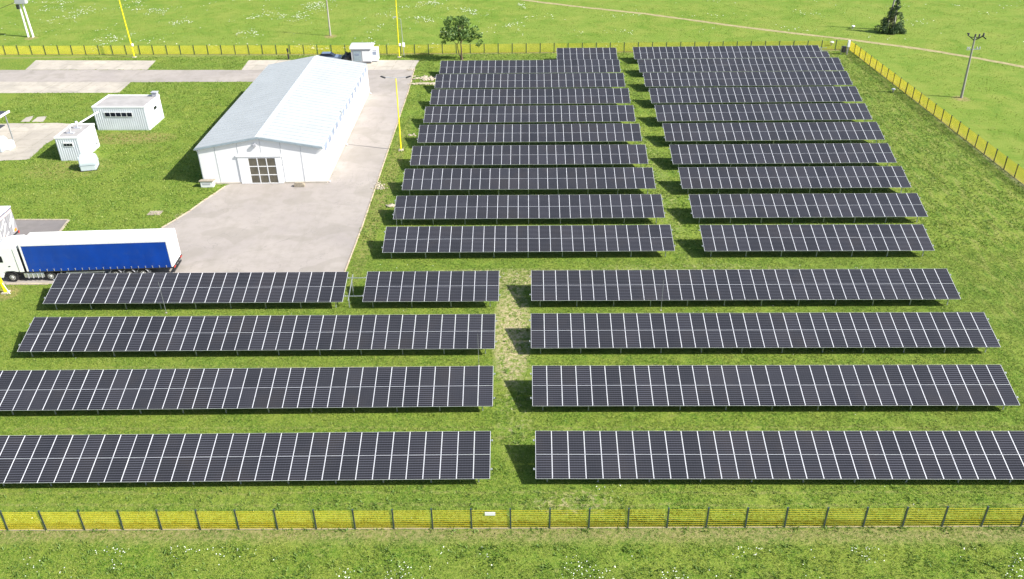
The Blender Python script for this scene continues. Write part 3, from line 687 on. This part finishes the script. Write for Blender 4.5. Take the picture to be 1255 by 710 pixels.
b = MB(); b.box((-.3, .3, 1.1), (-.1, W-.3, 3.4)); b.tube((-.2, .6, 1.0), (-.2, .6, 3.2), .09); b.build('exhaust_stack', M['dark'], t)
for y in (-.22, W+.02):
    b = MB(); b.box((-2.95, y, 2.1), (-2.85, y+.2, 2.8)); b.build('mirror', M['dark'], t)
# second trailer seen from behind at the left edge
TW = 2.95
t = thing('box_trailer', 'grey white box trailer with orange lights seen from behind at the left edge', 'trailer', (-53.45, 75.65, .016), R(91.5))
# local: x across the rear (0..TW), y away from the rear = forward
b = MB(); b.box((0, .06, 1.1), (TW, 13.0, 4.0)); b.build('body', M['white'], t)
b = MB(); b.box((-.02, -.02, 3.94), (TW+.02, 13.05, 4.05)); b.build('roof', M['white'], t)
b = MB(); b.box((.0, -.03, 3.88), (TW, .0, 3.94)); b.build('roof_trim', simple('navy_trim', (.02, .03, .12), .4), t)
for i in (0, 1):
    b = MB(); x = .06+i*(TW/2-.03); b.box((x, 0, 1.28), (x+TW/2-.09, .06, 3.86)); d_ = b.build('rear_door', M['tgrey'], t)
    b = MB(); y = -.006
    def stroke(p, q, w_): 
        dx, dz = q[0]-p[0], q[1]-p[1]; l = math.hypot(dx, dz); nx_, nz_ = -dz/l*w_/2, dx/l*w_/2
        b.add([(p[0]+nx_, y, p[1]+nz_), (q[0]+nx_, y, q[1]+nz_), (q[0]-nx_, y, q[1]-nz_), (p[0]-nx_, y, p[1]-nz_)], [(0, 1, 2, 3)])
    if i: stroke((x+.1, 2.2), (x+1.25, 3.35), .16); stroke((x+.1, 2.2), (x+1.2, 2.75), .12); stroke((x+.55, 1.5), (x+1.15, 2.75), .2)
    else: stroke((x+.1, 2.6), (x+1.2, 3.4), .16); stroke((x+.1, 1.7), (x+1.2, 2.9), .2); stroke((x+.3, 1.5), (x+1.25, 1.9), .12)
    b.build('door_graphic', M['white'], d_)
    b = MB(); b.tube((x+.5, -.03, 1.3), (x+.5, -.03, 3.85), .018); b.build('lock_rod', M['rim'], d_)
b = MB(); b.box((.1, -.004, 3.5), (TW-.1, -.002, 3.74)); b.build('lettering_band', simple('faded_pink_band', (.62, .42, .42), .5), t)
for x in (.25, TW-.75):
    b = MB(); b.box((x, -.03, 1.42), (x+.45, -.001, 1.68)); b.build('marker_light', M['orange'], t)
for x in (.02, TW-.2):
    b = MB(); b.box((x, -.05, 1.0), (x+.18, -.0, 1.25)); b.build('tail_light', M['red'], t)
b = MB(); b.box((-.02, -.04, 1.1), (TW+.02, .1, 1.26)); b.box((.1, 0, .5), (TW-.1, .12, .62)); b.box((.6, .1, .7), (.8, 12.5, 1.1)); b.box((2.1, .1, .7), (2.3, 12.5, 1.1)); b.build('chassis', M['dark'], t)
for y in (2.2, 3.5, 4.8):
    for x in (.05, TW-.4):
        b = MB(); b.tube((x, y, .48), (x+.35, y, .48), .48, n=22); wh = b.build('wheel', M['rubber'], t)
        b = MB(); b.tube((x-.01, y, .48), (x+.36, y, .48), .27, n=16); b.build('rim', M['rim'], wh)

# ---------------------------------------------------------------- poles
def ypole(loc, h, label, lean=(0, 0), r=.11, bits=()):
    t = thing('yellow_pole', label, 'pole', loc, 0, 'tall yellow painted poles')
    b = MB(); top = V((lean[0], lean[1], h))
    k = 6
    for i in range(k): b.tube(top*(i/k), top*((i+1)/k), r*(1-.35*i/k), r*(1-.35*(i+1)/k), 10, cap=i in (0, k-1))
    b.build('shaft', M['ypole'], t)
    b = MB(); b.box((-.3, -.3, -.02), (.3, .3, .12)); b.build('footing', M['conc'], t)
    for q in bits:
        b = MB(); b.box((top.x*q/h+.05, -.15, q-.2), (top.x*q/h+.38, .1, q+.25)); b.build('junction_box', M['white'], t, bevel=.03)
    return t
LP = 9.6
ypole(at(165, 70.5), 14, 'tall yellow pole in front of the far fence, behind the long road', (-.4, 0), .115, (2.2,))
ypole(at(489.5, 70.5), 14, 'tall yellow pole right of the white kiosk, by the far fence', (.25, 0), .09, (2.2,))
t = ypole(at(491.6, 184.5), LP, 'tall yellow lamp pole with two arms beside the first solar rows', (.1, 0), .095)
for s_ in (-1, 1):
    b = MB(); b.beam((.1, 0, LP), (.1+s_*1.3, -.0, LP+.15), .07, .07); b.build('arm', M['dgrey'], t)
    b = MB(); b.prism([(-.36, -.06), (.36, -.06), (.3, .05), (-.3, .05)], 'y', -.12, .12); o = b.build('lamp_head', M['dark'], t); o.location = (.1+s_*1.6, 0, LP+.15); o.rotation_euler = (0, R(-s_*12), R(s_*25))
t = ypole(at(7.5, 359), 13, 'leaning yellow pole at the left edge in front of the lorry', (-1.2, 0), .16)
b = MB(); b.beam((-.9, -.3, 0), (-.6, 0, 1.4), .06, .06); b.beam((.5, -.2, 0), (-.2, .0, 1.6), .05, .05); b.build('brace', M['white'], t)
b = MB(); b.box((-.95, -.25, .9), (-.45, .0, 2.0)); b.build('cabinet', M['white'], t, bevel=.03)
t = thing('street_lamp', 'thin grey lamp pole with a white box, right of a yellow pole', 'lamp', at(495.3, 69.5))
b = MB(); b.tube((0, 0, 0), (-.1, 0, 6.5), .07, .045, 10); b.build('shaft', M['galv'], t)
b = MB(); b.beam((-.1, 0, 6.5), (-.9, 0, 6.8), .05, .05); b.build('arm', M['galv'], t)
b = MB(); b.prism([(-1.5, 6.72), (-.8, 6.8), (-.8, 6.92), (-1.4, 6.86)], 'y', -.12, .12); b.build('lamp_head', M['dgrey'], t)
b = MB(); b.box((-.18, -.22, 1.7), (.32, -.08, 2.5)); b.build('box', M['white'], t, bevel=.04)
# power poles
def insul(b, x, y, z, s_=1):
    for k in range(3): b.tube((x, y, z+k*.09*s_), (x, y, z+(k+1)*.09*s_), .10*s_, .05*s_, 8)
t = thing('power_pole', 'grey power pole with dark insulators on a V arm, right of the side fence', 'power pole', at(1178, 120))
b = MB(); b.tube((0, 0, 0), (-.35, 0, 9.0), .19, .11, 12); b.build('shaft', M['cpole'], t)
b = MB(); b.beam((-.35, 0, 8.5), (-1.35, .15, 9.2), .12, .12); b.beam((-.35, 0, 8.5), (.75, -.1, 9.15), .12, .12); b.beam((-1.0, .1, 8.95), (.35, -.1, 8.9), .08, .08); b.build('arm', M['dark'], t)
for x, y, z in ((-1.3, .12, 9.15), (-.35, 0, 9.0), (.2, -.05, 9.0), (.75, -.1, 9.15)):
    b = MB(); insul(b, x, y, z, 1.5); b.build('insulator', M['dark'], t)
b = MB(); b.beam((.55, -.1, 9.2), (1.15, -.3, 8.75), .16, .14); b.beam((-1.3, .1, 9.3), (-1.6, .1, 9.55), .1, .1); b.build('switch_gear', M['dark'], t)
b = MB(); b.beam((-1.1, 0, 7.15), (.85, 0, 7.25), .1, .1); b.build('lower_arm', M['galv'], t)
for x in (-1.0, -.75, .35, .75):
    b = MB(); insul(b, x, 0, 7.3, 1.); b.build('insulator', M['dgrey'], t)
t = thing('power_pole', 'slender wooden power pole in the field above the barn', 'power pole', at(405, 44))
b = MB(); b.tube((0, 0, 0), (.1, 0, 9.2), .17, .11, 12); b.build('shaft', M['wood'], t)
b = MB(); b.beam((-.9, 0, 8.8), (1.1, 0, 8.8), .12, .12); b.build('arm', M['dark'], t)
for x in (-.8, .1, 1.0):
    b = MB(); insul(b, x, 0, 8.86, 1.3); b.build('insulator', M['dark'], t)
t = thing('power_pole', 'twin legged concrete power pole with a transformer, far left in the field', 'power pole', at(38, 45.5))
for x0_, x1_ in ((-.5, -.35), (.45, .25)):
    b = MB(); b.tube((x0_, 0, 0), (x1_, 0, 9.5), .2, .15, 10); b.build('leg', M['white'], t)
b = MB(); b.box((-.9, -.5, 6.3), (1.2, .5, 7.3)); b.box((-1.3, -.2, 7.3), (1.3, .2, 7.5)); b.build('transformer', M['dgrey'], t, bevel=.08)
b = MB(); b.box((-.75, -.62, 5.4), (-.35, -.2, 6.2)); b.build('switch_box', M['dark'], t)
b = MB(); b.beam((-1.5, 0, 9.3), (1.5, 0, 9.3), .12, .12); b.build('arm', M['dark'], t)
b = MB(); b.tube((-.4, 0, 6.8), (-7.5, -3.0, 4.3), .035, n=6); b.build('cable', M['dark'], t)
t = thing('power_pole', 'twin legged pole rising out of the dark bush, far right', 'power pole', at(1090, 37))
for x0_, x1_ in ((-.7, .1), (.7, .25)):
    b = MB(); b.tube((x0_, 0, 0), (x1_, 0, 9.6), .19, .12, 10); b.build('leg', M['cpole'], t)
b = MB(); b.beam((-1, 0, 9.3), (1.3, 0, 9.3), .12, .12); b.beam((-.35, 0, 5.5), (.5, 0, 5.5), .1, .1); b.build('arm', M['dgrey'], t)
# corner equipment by the fence corner
t = thing('corner_post', 'white topped post with dark cabinet inside the far right fence corner', 'post', at(1037.5, 67))
b = MB(); b.box((-.12, -.1, 0), (.12, .1, 2.3)); b.build('shaft', M['cpole'], t)
b = MB(); b.box((-.16, -.15, 1.3), (.26, .12, 2.45)); b.build('top_box', M['white'], t, bevel=.04)
b = MB(); b.box((-.85, -.1, .35), (-.25, .35, 1.35)); b.build('cabinet', M['dark'], t, bevel=.03)
b = MB(); b.box((-1.05, 0, 0), (-.95, .1, 1.3)); b.box((-.95, .35, .3), (-.2, .42, 1.4)); b.build('cabinet_frame', M['cpole'], t)
def rod(px, py, h, label):
    t = thing('lightning_rod', label, 'rod', at(px, py), 0, 'thin lightning rods between the solar tables')
    b = MB(); b.tube((0, 0, 0), (0, 0, h), .018, .010, 6); b.build('rod', M['galv'], t)
    b = MB(); b.cbox((0, 0, .03), (.2, .2, .06)); b.build('foot', M['conc'], t, bevel=.03)
rod(204, 384, 3.3, 'thin rod by the left table that reaches up to the lorry yard')
rod(587, 449, 3.2, 'thin rod near the aisle at the end of the second left table')
rod(810, 381, 3.2, 'thin rod standing behind the second right table')
rod(83.5, 335.2, 4.0, 'thin rod standing right in front of the blue curtain')
rod(487, 284, 3.6, 'thin rod at the left end of the left rear block')
# small white ground markers with lids
def marker(px, py, label, s_=1):
    t = thing('ground_marker', label, 'marker', at(px, py), 0)
    b = MB(); b.box((-.12*s_, -.12*s_, 0), (.12*s_, .12*s_, .5*s_)); b.build('stem', M['cpole'], t)
    bm = bmesh.new(); bmesh.ops.create_uvsphere(bm, u_segments=14, v_segments=8, radius=.42*s_)
    for v in bm.verts: v.co.z = max(v.co.z*.55, -.06)+.6*s_
    me = bpy.data.meshes.new('cap'); bm.to_mesh(me); bm.free(); me.materials.append(M['white']); child('cap', me, t)
marker(1045, 35.5, 'white capped marker in the field, left of the dark bush', .8)
marker(1018.8, 56, 'white dome on a short stem by the rear right solar table', .95)
marker(1094.3, 113, 'white capped marker on the mown grass inside the side fence', .7)
b = MB(); b.cbox((0, 0, .03), (1.5, 1.1, .06)); b.cbox((0, 0, .07), (.9, .7, .05)); o = b.build('manhole_cover', M['block'], bevel=.02); o.location = at(190, 261.5)
tag(o, 'square brown manhole slab in the lawn left of the yard', 'manhole')

# ---------------------------------------------------------------- rubble
def rock(b, c, r, flat=.55):
    bm = bmesh.new(); bmesh.ops.create_icosphere(bm, subdivisions=1, radius=1)
    o = V((random.random()*50, 0, 0)); ang = random.random()*6
    vs = []
    for v in bm.verts:
        k = 1+.5*noise.noise(v.co*1.3+o); x, y = v.co.x*k*r*1.2, v.co.y*k*r*.8
        vs.append((c[0]+x*math.cos(ang)-y*math.sin(ang), c[1]+x*math.sin(ang)+y*math.cos(ang), c[2]+v.co.z*k*r*flat))
    idx = [[v.index for v in f.verts] for f in bm.faces]; bm.free(); b.add(vs, idx)
def slabheap(px, py, name, label, n, sx, sy, r):
    b = MB(); c = at(px, py)
    for i in range(n): rock(b, (c.x+random.gauss(0, sx), c.y+random.gauss(0, sy), r*.2), r*random.uniform(.4, 1.1), .45)
    tag(b.build(name, M['stone']), label, 'rubble')
slabheap(522, 97, 'rubble_heap', 'pale mound of sand and rubble by the rear left solar tables', 60, .9, .6, .32)
slabheap(520, 103, 'rubble_heap', 'flat pale slab strewn below the sand mound', 140, .95, .15, .27)
slabheap(466, 229, 'rubble_heap', 'scatter of white stones at the yard edge by the barn', 26, .5, .6, .22)
slabheap(480, 253, 'rubble_heap', 'pale stone at the left end of the second rear table', 9, .2, .12, .34)
slabheap(507, 166, 'rubble_heap', 'small pale stones left of the fifth rear table', 8, .35, .15, .2)
slabheap(503, 86, 'rubble_heap', 'small dark pile on the corner of the concrete slab', 14, .5, .25, .2)

# ---------------------------------------------------------------- trees
def leaves(name, clumps, per, size, mat, parent, seed=1, droop=.3):
    r_ = np.random.default_rng(seed); cs = []
    for (cx, cy, cz, rx, rz_) in clumps:
        k = int(per*rx*rx)
        d = r_.normal(size=(k, 3)); d /= np.linalg.norm(d, axis=1)[:, None]; q = r_.uniform(.35, 1.05, k)**.6
        cs.append(np.array([cx, cy, cz]) + d*q[:, None]*np.array([rx, rx, rz_]))
    c = np.concatenate(cs); n = len(c)
    a = r_.normal(size=(n, 3)); a[:, 2] *= .6; a /= np.linalg.norm(a, axis=1)[:, None]
    b_ = np.cross(a, r_.normal(size=(n, 3))); b_ /= np.linalg.norm(b_, axis=1)[:, None]
    s = size*r_.uniform(.6, 1.35, n)[:, None]
    v = np.stack([c-a*s, c+b_*s*.55, c+a*s, c-b_*s*.55], 1).reshape(-1, 3)
    me = bpy.data.meshes.new(name); me.vertices.add(4*n); me.vertices.foreach_set('co', v.ravel().astype('f4'))
    me.loops.add(4*n); me.loops.foreach_set('vertex_index', np.arange(4*n)); me.polygons.add(n)
    me.polygons.foreach_set('loop_start', np.arange(n)*4); me.polygons.foreach_set('loop_total', np.full(n, 4)); me.update(); me.materials.append(mat)
    o = bpy.data.objects.new(name, me); COL.objects.link(o); o.parent = parent; return o
def limb(b, p, d, l, r, depth, tips):
    p = V(p); d = V(d).normalized(); q = p
    for i in range(3):
        d2 = (d+V((random.uniform(-.18, .18), random.uniform(-.18, .18), random.uniform(-.05, .12)))).normalized(); e = q+d2*l/3
        b.tube(q, e, r*(1-.2*i), r*(1-.2*(i+1)), 7, cap=False); q = e; d = d2
    tips.append(q)
    if depth:
        for k in range(3):
            dd = (d+V((random.uniform(-.9, .9), random.uniform(-.9, .9), random.uniform(-.1, .6)))).normalized()
            limb(b, q, dd, l*.68, r*.45, depth-1, tips)
t = thing('tree', 'leafy young tree standing alone between the far fence and the solar tables', 'tree', at(566, 73.5))
b = MB(); tips = []
limb(b, (0, 0, 0), (-.05, 0, 1), 3.0, .19, 2, tips); b.tube((0, 0, 0), (.02, 0, .3), .28, .2, 8)
limb(b, (0, 0, .1), (-.62, .1, 1), 2.6, .11, 2, tips)
b.build('trunk', M['bark'], t)
cl = [(-2.6,0,5.2,1.0,.9),(-3.1,.2,4.2,.75,.6),(-2.2,.4,6.4,.85,.7),(-1.6,-.3,7.2,.7,.55),(-1.4,0,5.6,1.2,1.0),(-1.8,0,3.9,1.1,.7),(-.3,.2,6.9,1.0,.7),(-.1,-.2,5.5,1.2,1.0),(-.2,0,4.1,1.1,.8),(1.0,.2,6.4,1.0,.8),
      (1.2,-.2,5.0,1.2,.9),(1.3,.2,3.7,1.1,.7),(2.4,0,5.3,.8,.7),(2.5,.1,4.2,.95,.75),(3.3,-.2,4.4,.6,.5),(3.3,.1,3.2,.55,.55),(2.9,0,2.7,.5,.4),(-.6,1.4,5.2,1.2,1.1),(.8,-1.5,4.9,1.1,1.0),(-1.4,-1.4,4.8,1.0,.9),(.3,1.3,6.2,.9,.8),(-2.9,0,3.2,.55,.4),(.6,-.1,7.3,.55,.45)]
leaves('crown', [(c[0], c[1], c[2]-.1, c[3]*.92, c[4]*.9) for c in cl], 215, .17, M['leaf'], t, 3)
t = thing('bush', 'dark conical bush wrapped round the far right twin pole', 'bush', at(1089, 40))
b = MB(); tips = []
for k in range(5): limb(b, (random.uniform(-1, 1), random.uniform(-.6, .6), 0), (random.uniform(-.4, .4), random.uniform(-.4, .4), 1), 2.4, .09, 1, tips)
b.build('stem', M['bark'], t)
cl = []
for i in range(60):
    h = 6.4*random.random()**1.5+.2; rad = 2.65*max(.05, 1-h/6.2)
    a = random.random()*6.28; q = random.random()**.5*rad
    s2 = 1-h/8.5; cl.append((q*math.cos(a)+h*.10, q*math.sin(a)*.8, h, (.55+.4*random.random())*s2, .7*s2))
cl += [(2.0, 0, 1.3, .7, 1.0), (-2.2, 0, .8, .7, .7), (-1.4, 0, 2.0, .55, .6)]
leaves('foliage', cl, 420, .13, M['ivy'], t, 5)

# ---------------------------------------------------------------- grass, weeds, flowers
def inpoly(P, poly):
    x, y = P[:, 0], P[:, 1]; ins = np.zeros(len(P), bool); n = len(poly); j = n-1
    for i in range(n):
        xi, yi = poly[i]; xj, yj = poly[j]
        c = ((yi > y) != (yj > y)) & (x < (xj-xi)*(y-yi)/(yj-yi+1e-12)+xi); ins ^= c; j = i
    return ins
RT, UP, FW = np.array(rt), np.array(up), np.array(fw)
def scatter(x0, x1, y0, y1, n, margin=1.06):
    P = np.column_stack([rng.uniform(x0, x1, n), rng.uniform(y0, y1, n)])
    d = np.column_stack([P, np.full(n, -H)]); z = d@FW; u = d@RT/z*F/627.5; v = d@UP/z*F/355
    P = P[(z > 0) & (abs(u) < margin) & (abs(v) < margin+.03)]
    for q in POLYS: P = P[~inpoly(P, q)]
    for r in RECTS: P = P[~((P[:, 0] > r[0]) & (P[:, 0] < r[2]) & (P[:, 1] > r[1]) & (P[:, 1] < r[3]))]
    for r in ((-38.9, 93, -23.9, 127.6), (-60.2, 112, -52.6, 117.6), (-60.1, 100.8, -57, 106)): P = P[~((P[:, 0] > r[0]) & (P[:, 0] < r[2]) & (P[:, 1] > r[1]) & (P[:, 1] < r[3]))]
    return P
def cl_noise(P, s, o=0):
    return np.array([noise.noise(V((a[0]*s+o, a[1]*s, o))) for a in P])
def blades(name, P, h, wd, nb, mat, kind='stuff', spread=.12, lean=.8, zc=0):
    n = len(P)*nb; c = np.repeat(P, nb, 0)+rng.normal(0, 1, (n, 2))*spread*np.repeat(h, nb)[:, None]/.1*.5
    hh = np.repeat(h, nb)*rng.uniform(.55, 1.25, n); a = rng.uniform(0, 2*np.pi, n); ww = hh*wd*rng.uniform(.7, 1.3, n)
    dx, dy = np.cos(a), np.sin(a); ln = rng.uniform(.2, lean, n)*hh; b_ = rng.uniform(0, 2*np.pi, n)
    z0 = np.full(n, -.01)+zc
    p0 = np.column_stack([c[:, 0]-dx*ww, c[:, 1]-dy*ww, z0]); p1 = np.column_stack([c[:, 0]+dx*ww, c[:, 1]+dy*ww, z0])
    p2 = np.column_stack([c[:, 0]+np.cos(b_)*ln+dx*ww*.5, c[:, 1]+np.sin(b_)*ln+dy*ww*.5, z0+hh]); p3 = np.column_stack([c[:, 0]+np.cos(b_)*ln-dx*ww*.7, c[:, 1]+np.sin(b_)*ln-dy*ww*.7, z0+hh*.93])
    v = np.stack([p0, p1, p2, p3], 1).reshape(-1, 3)
    me = bpy.data.meshes.new(name); me.vertices.add(4*n); me.vertices.foreach_set('co', v.ravel().astype('f4'))
    me.loops.add(4*n); me.loops.foreach_set('vertex_index', np.arange(4*n)); me.polygons.add(n)
    me.polygons.foreach_set('loop_start', np.arange(n)*4); me.polygons.foreach_set('loop_total', np.full(n, 4)); me.update(); me.materials.append(mat)
    o = bpy.data.objects.new(name, me); COL.objects.link(o); return o
gm = leaf_mat('grass_blades', (.06, .15, .012), (.16, .25, .030), (.36, .40, .11), .35)
gf = leaf_mat('field_blades', (.14, .215, .02), (.18, .25, .03), (.24, .28, .06), .4)
def keep(P, s, thr, o): 
    return P[cl_noise(P, s, o)+rng.normal(0, .18, len(P)) > thr]
P1 = scatter(-55, 55, 32, 76, 420000); P1 = keep(P1, .8, -.3, 3)
ais = (abs(P1[:, 0]+1.2) < 1.6) & (P1[:, 1] > 53) & (P1[:, 1] < 68); P1 = P1[~(ais & (rng.random(len(P1)) < .75))]
st1 = (P1[:, 1] > 37.0) & (P1[:, 1] < 38.3); P1 = P1[~(st1 & (rng.random(len(P1)) < .6))]
blades('g', P1, rng.uniform(.04, .10, len(P1)), .22, 3, gm)
P2 = scatter(-80, 58.2, 76, 150, 210000); P2 = keep(P2, .5, -.3, 9)
blades('g', P2, rng.uniform(.07, .15, len(P2)), .3, 3, gm)
P3 = np.concatenate([scatter(-150, 140, 151, 260, 150000)]); P3 = np.concatenate([P3, scatter(62, 140, 80, 151, 30000)]); P3 = keep(P3, .3, -.2, 5)
blades('g', P3, rng.uniform(.05, .10, len(P3)), .5, 2, gf)
gs = [o for o in COL.objects if o.name.startswith('g.') or o.name == 'g']
for nm, o in zip(('lawn_grass', 'distant_lawn_grass', 'meadow_grass'), gs): o.name = nm; tag(o, {'lawn_grass': 'short clumpy grass round the near solar tables', 'distant_lawn_grass': 'mown grass between the rear tables and round the barn', 'meadow_grass': 'pale meadow grass in the field beyond the fences'}[nm], 'grass', kind='stuff')
# taller weeds: along the aisle, outside the near fence, beside the left of the rear block
W_ = []
for (x0, x1, y0, y1, n_, thr) in ((-35, 33, 33, 36.9, 2200, .05), (-2.4, .4, 40, 72, 260, .12), (15.0, 18.2, 74, 146, 700, .1), (-18, -14.6, 74, 146, 650, .15), (-36, 36, 39, 42, 900, .15), (-36, 36, 38.0, 38.9, 700, .0), (-39, 38, 43.2, 44.2, 500, .1), (-39, 38, 50.5, 51.5, 500, .1), (-39, 38, 58, 59, 500, .1), (-39, 38, 65.6, 66.4, 500, .1)):
    p = scatter(x0, x1, y0, y1, n_); W_.append(keep(p, .7, thr, 14))
W_ = np.concatenate(W_)
o = blades('weeds', W_, rng.uniform(.08, .17, len(W_)), .24, 7, M['weed'], spread=.16, lean=1.1); tag(o, 'leafy green weeds in patches along the aisles and near fence', 'weeds', kind='stuff')
# flowers
def flowers(name, P, r, mat, label, z=.14):
    n = len(P); rr = r*rng.uniform(.6, 1.5, n); zz = rng.uniform(.6, 1.3, n)*z; k = 5; vs = []; 
    for i in range(k):
        a = 2*np.pi*i/k; vs.append(np.column_stack([P[:, 0]+np.cos(a)*rr, P[:, 1]+np.sin(a)*rr, zz+rng.uniform(-.3, .3, n)*rr]))
    v = np.stack(vs, 1).reshape(-1, 3); me = bpy.data.meshes.new(name); me.vertices.add(k*n); me.vertices.foreach_set('co', v.ravel().astype('f4'))
    me.loops.add(k*n); me.loops.foreach_set('vertex_index', np.arange(k*n)); me.polygons.add(n)
    me.polygons.foreach_set('loop_start', np.arange(n)*k); me.polygons.foreach_set('loop_total', np.full(n, k)); me.update(); me.materials.append(mat)
    o = bpy.data.objects.new(name, me); COL.objects.link(o); tag(o, label, 'flowers', kind='stuff')
p = scatter(-36, 36, 33.5, 36.6, 3600); p = keep(p, .45, .42, 21)
q = scatter(-40, 40, 38.8, 76, 9000); q = keep(q, .3, .62, 25)
flowers('daisies', np.concatenate([p, q]), .028, M['petal'], 'small white daisies in the grass near the front fence', .2)
p = scatter(-140, 0, 153, 230, 60000); p = p[cl_noise(p, .12, 31)+cl_noise(p, .5, 7)*.6+rng.normal(0, .2, len(p)) > .56]
q = scatter(0, 130, 153, 230, 9000); q = keep(q, .15, .52, 37)
flowers('meadow_flowers', np.concatenate([p, q]), .095, M['petal'], 'white flowers scattered in patches over the far field', .25)
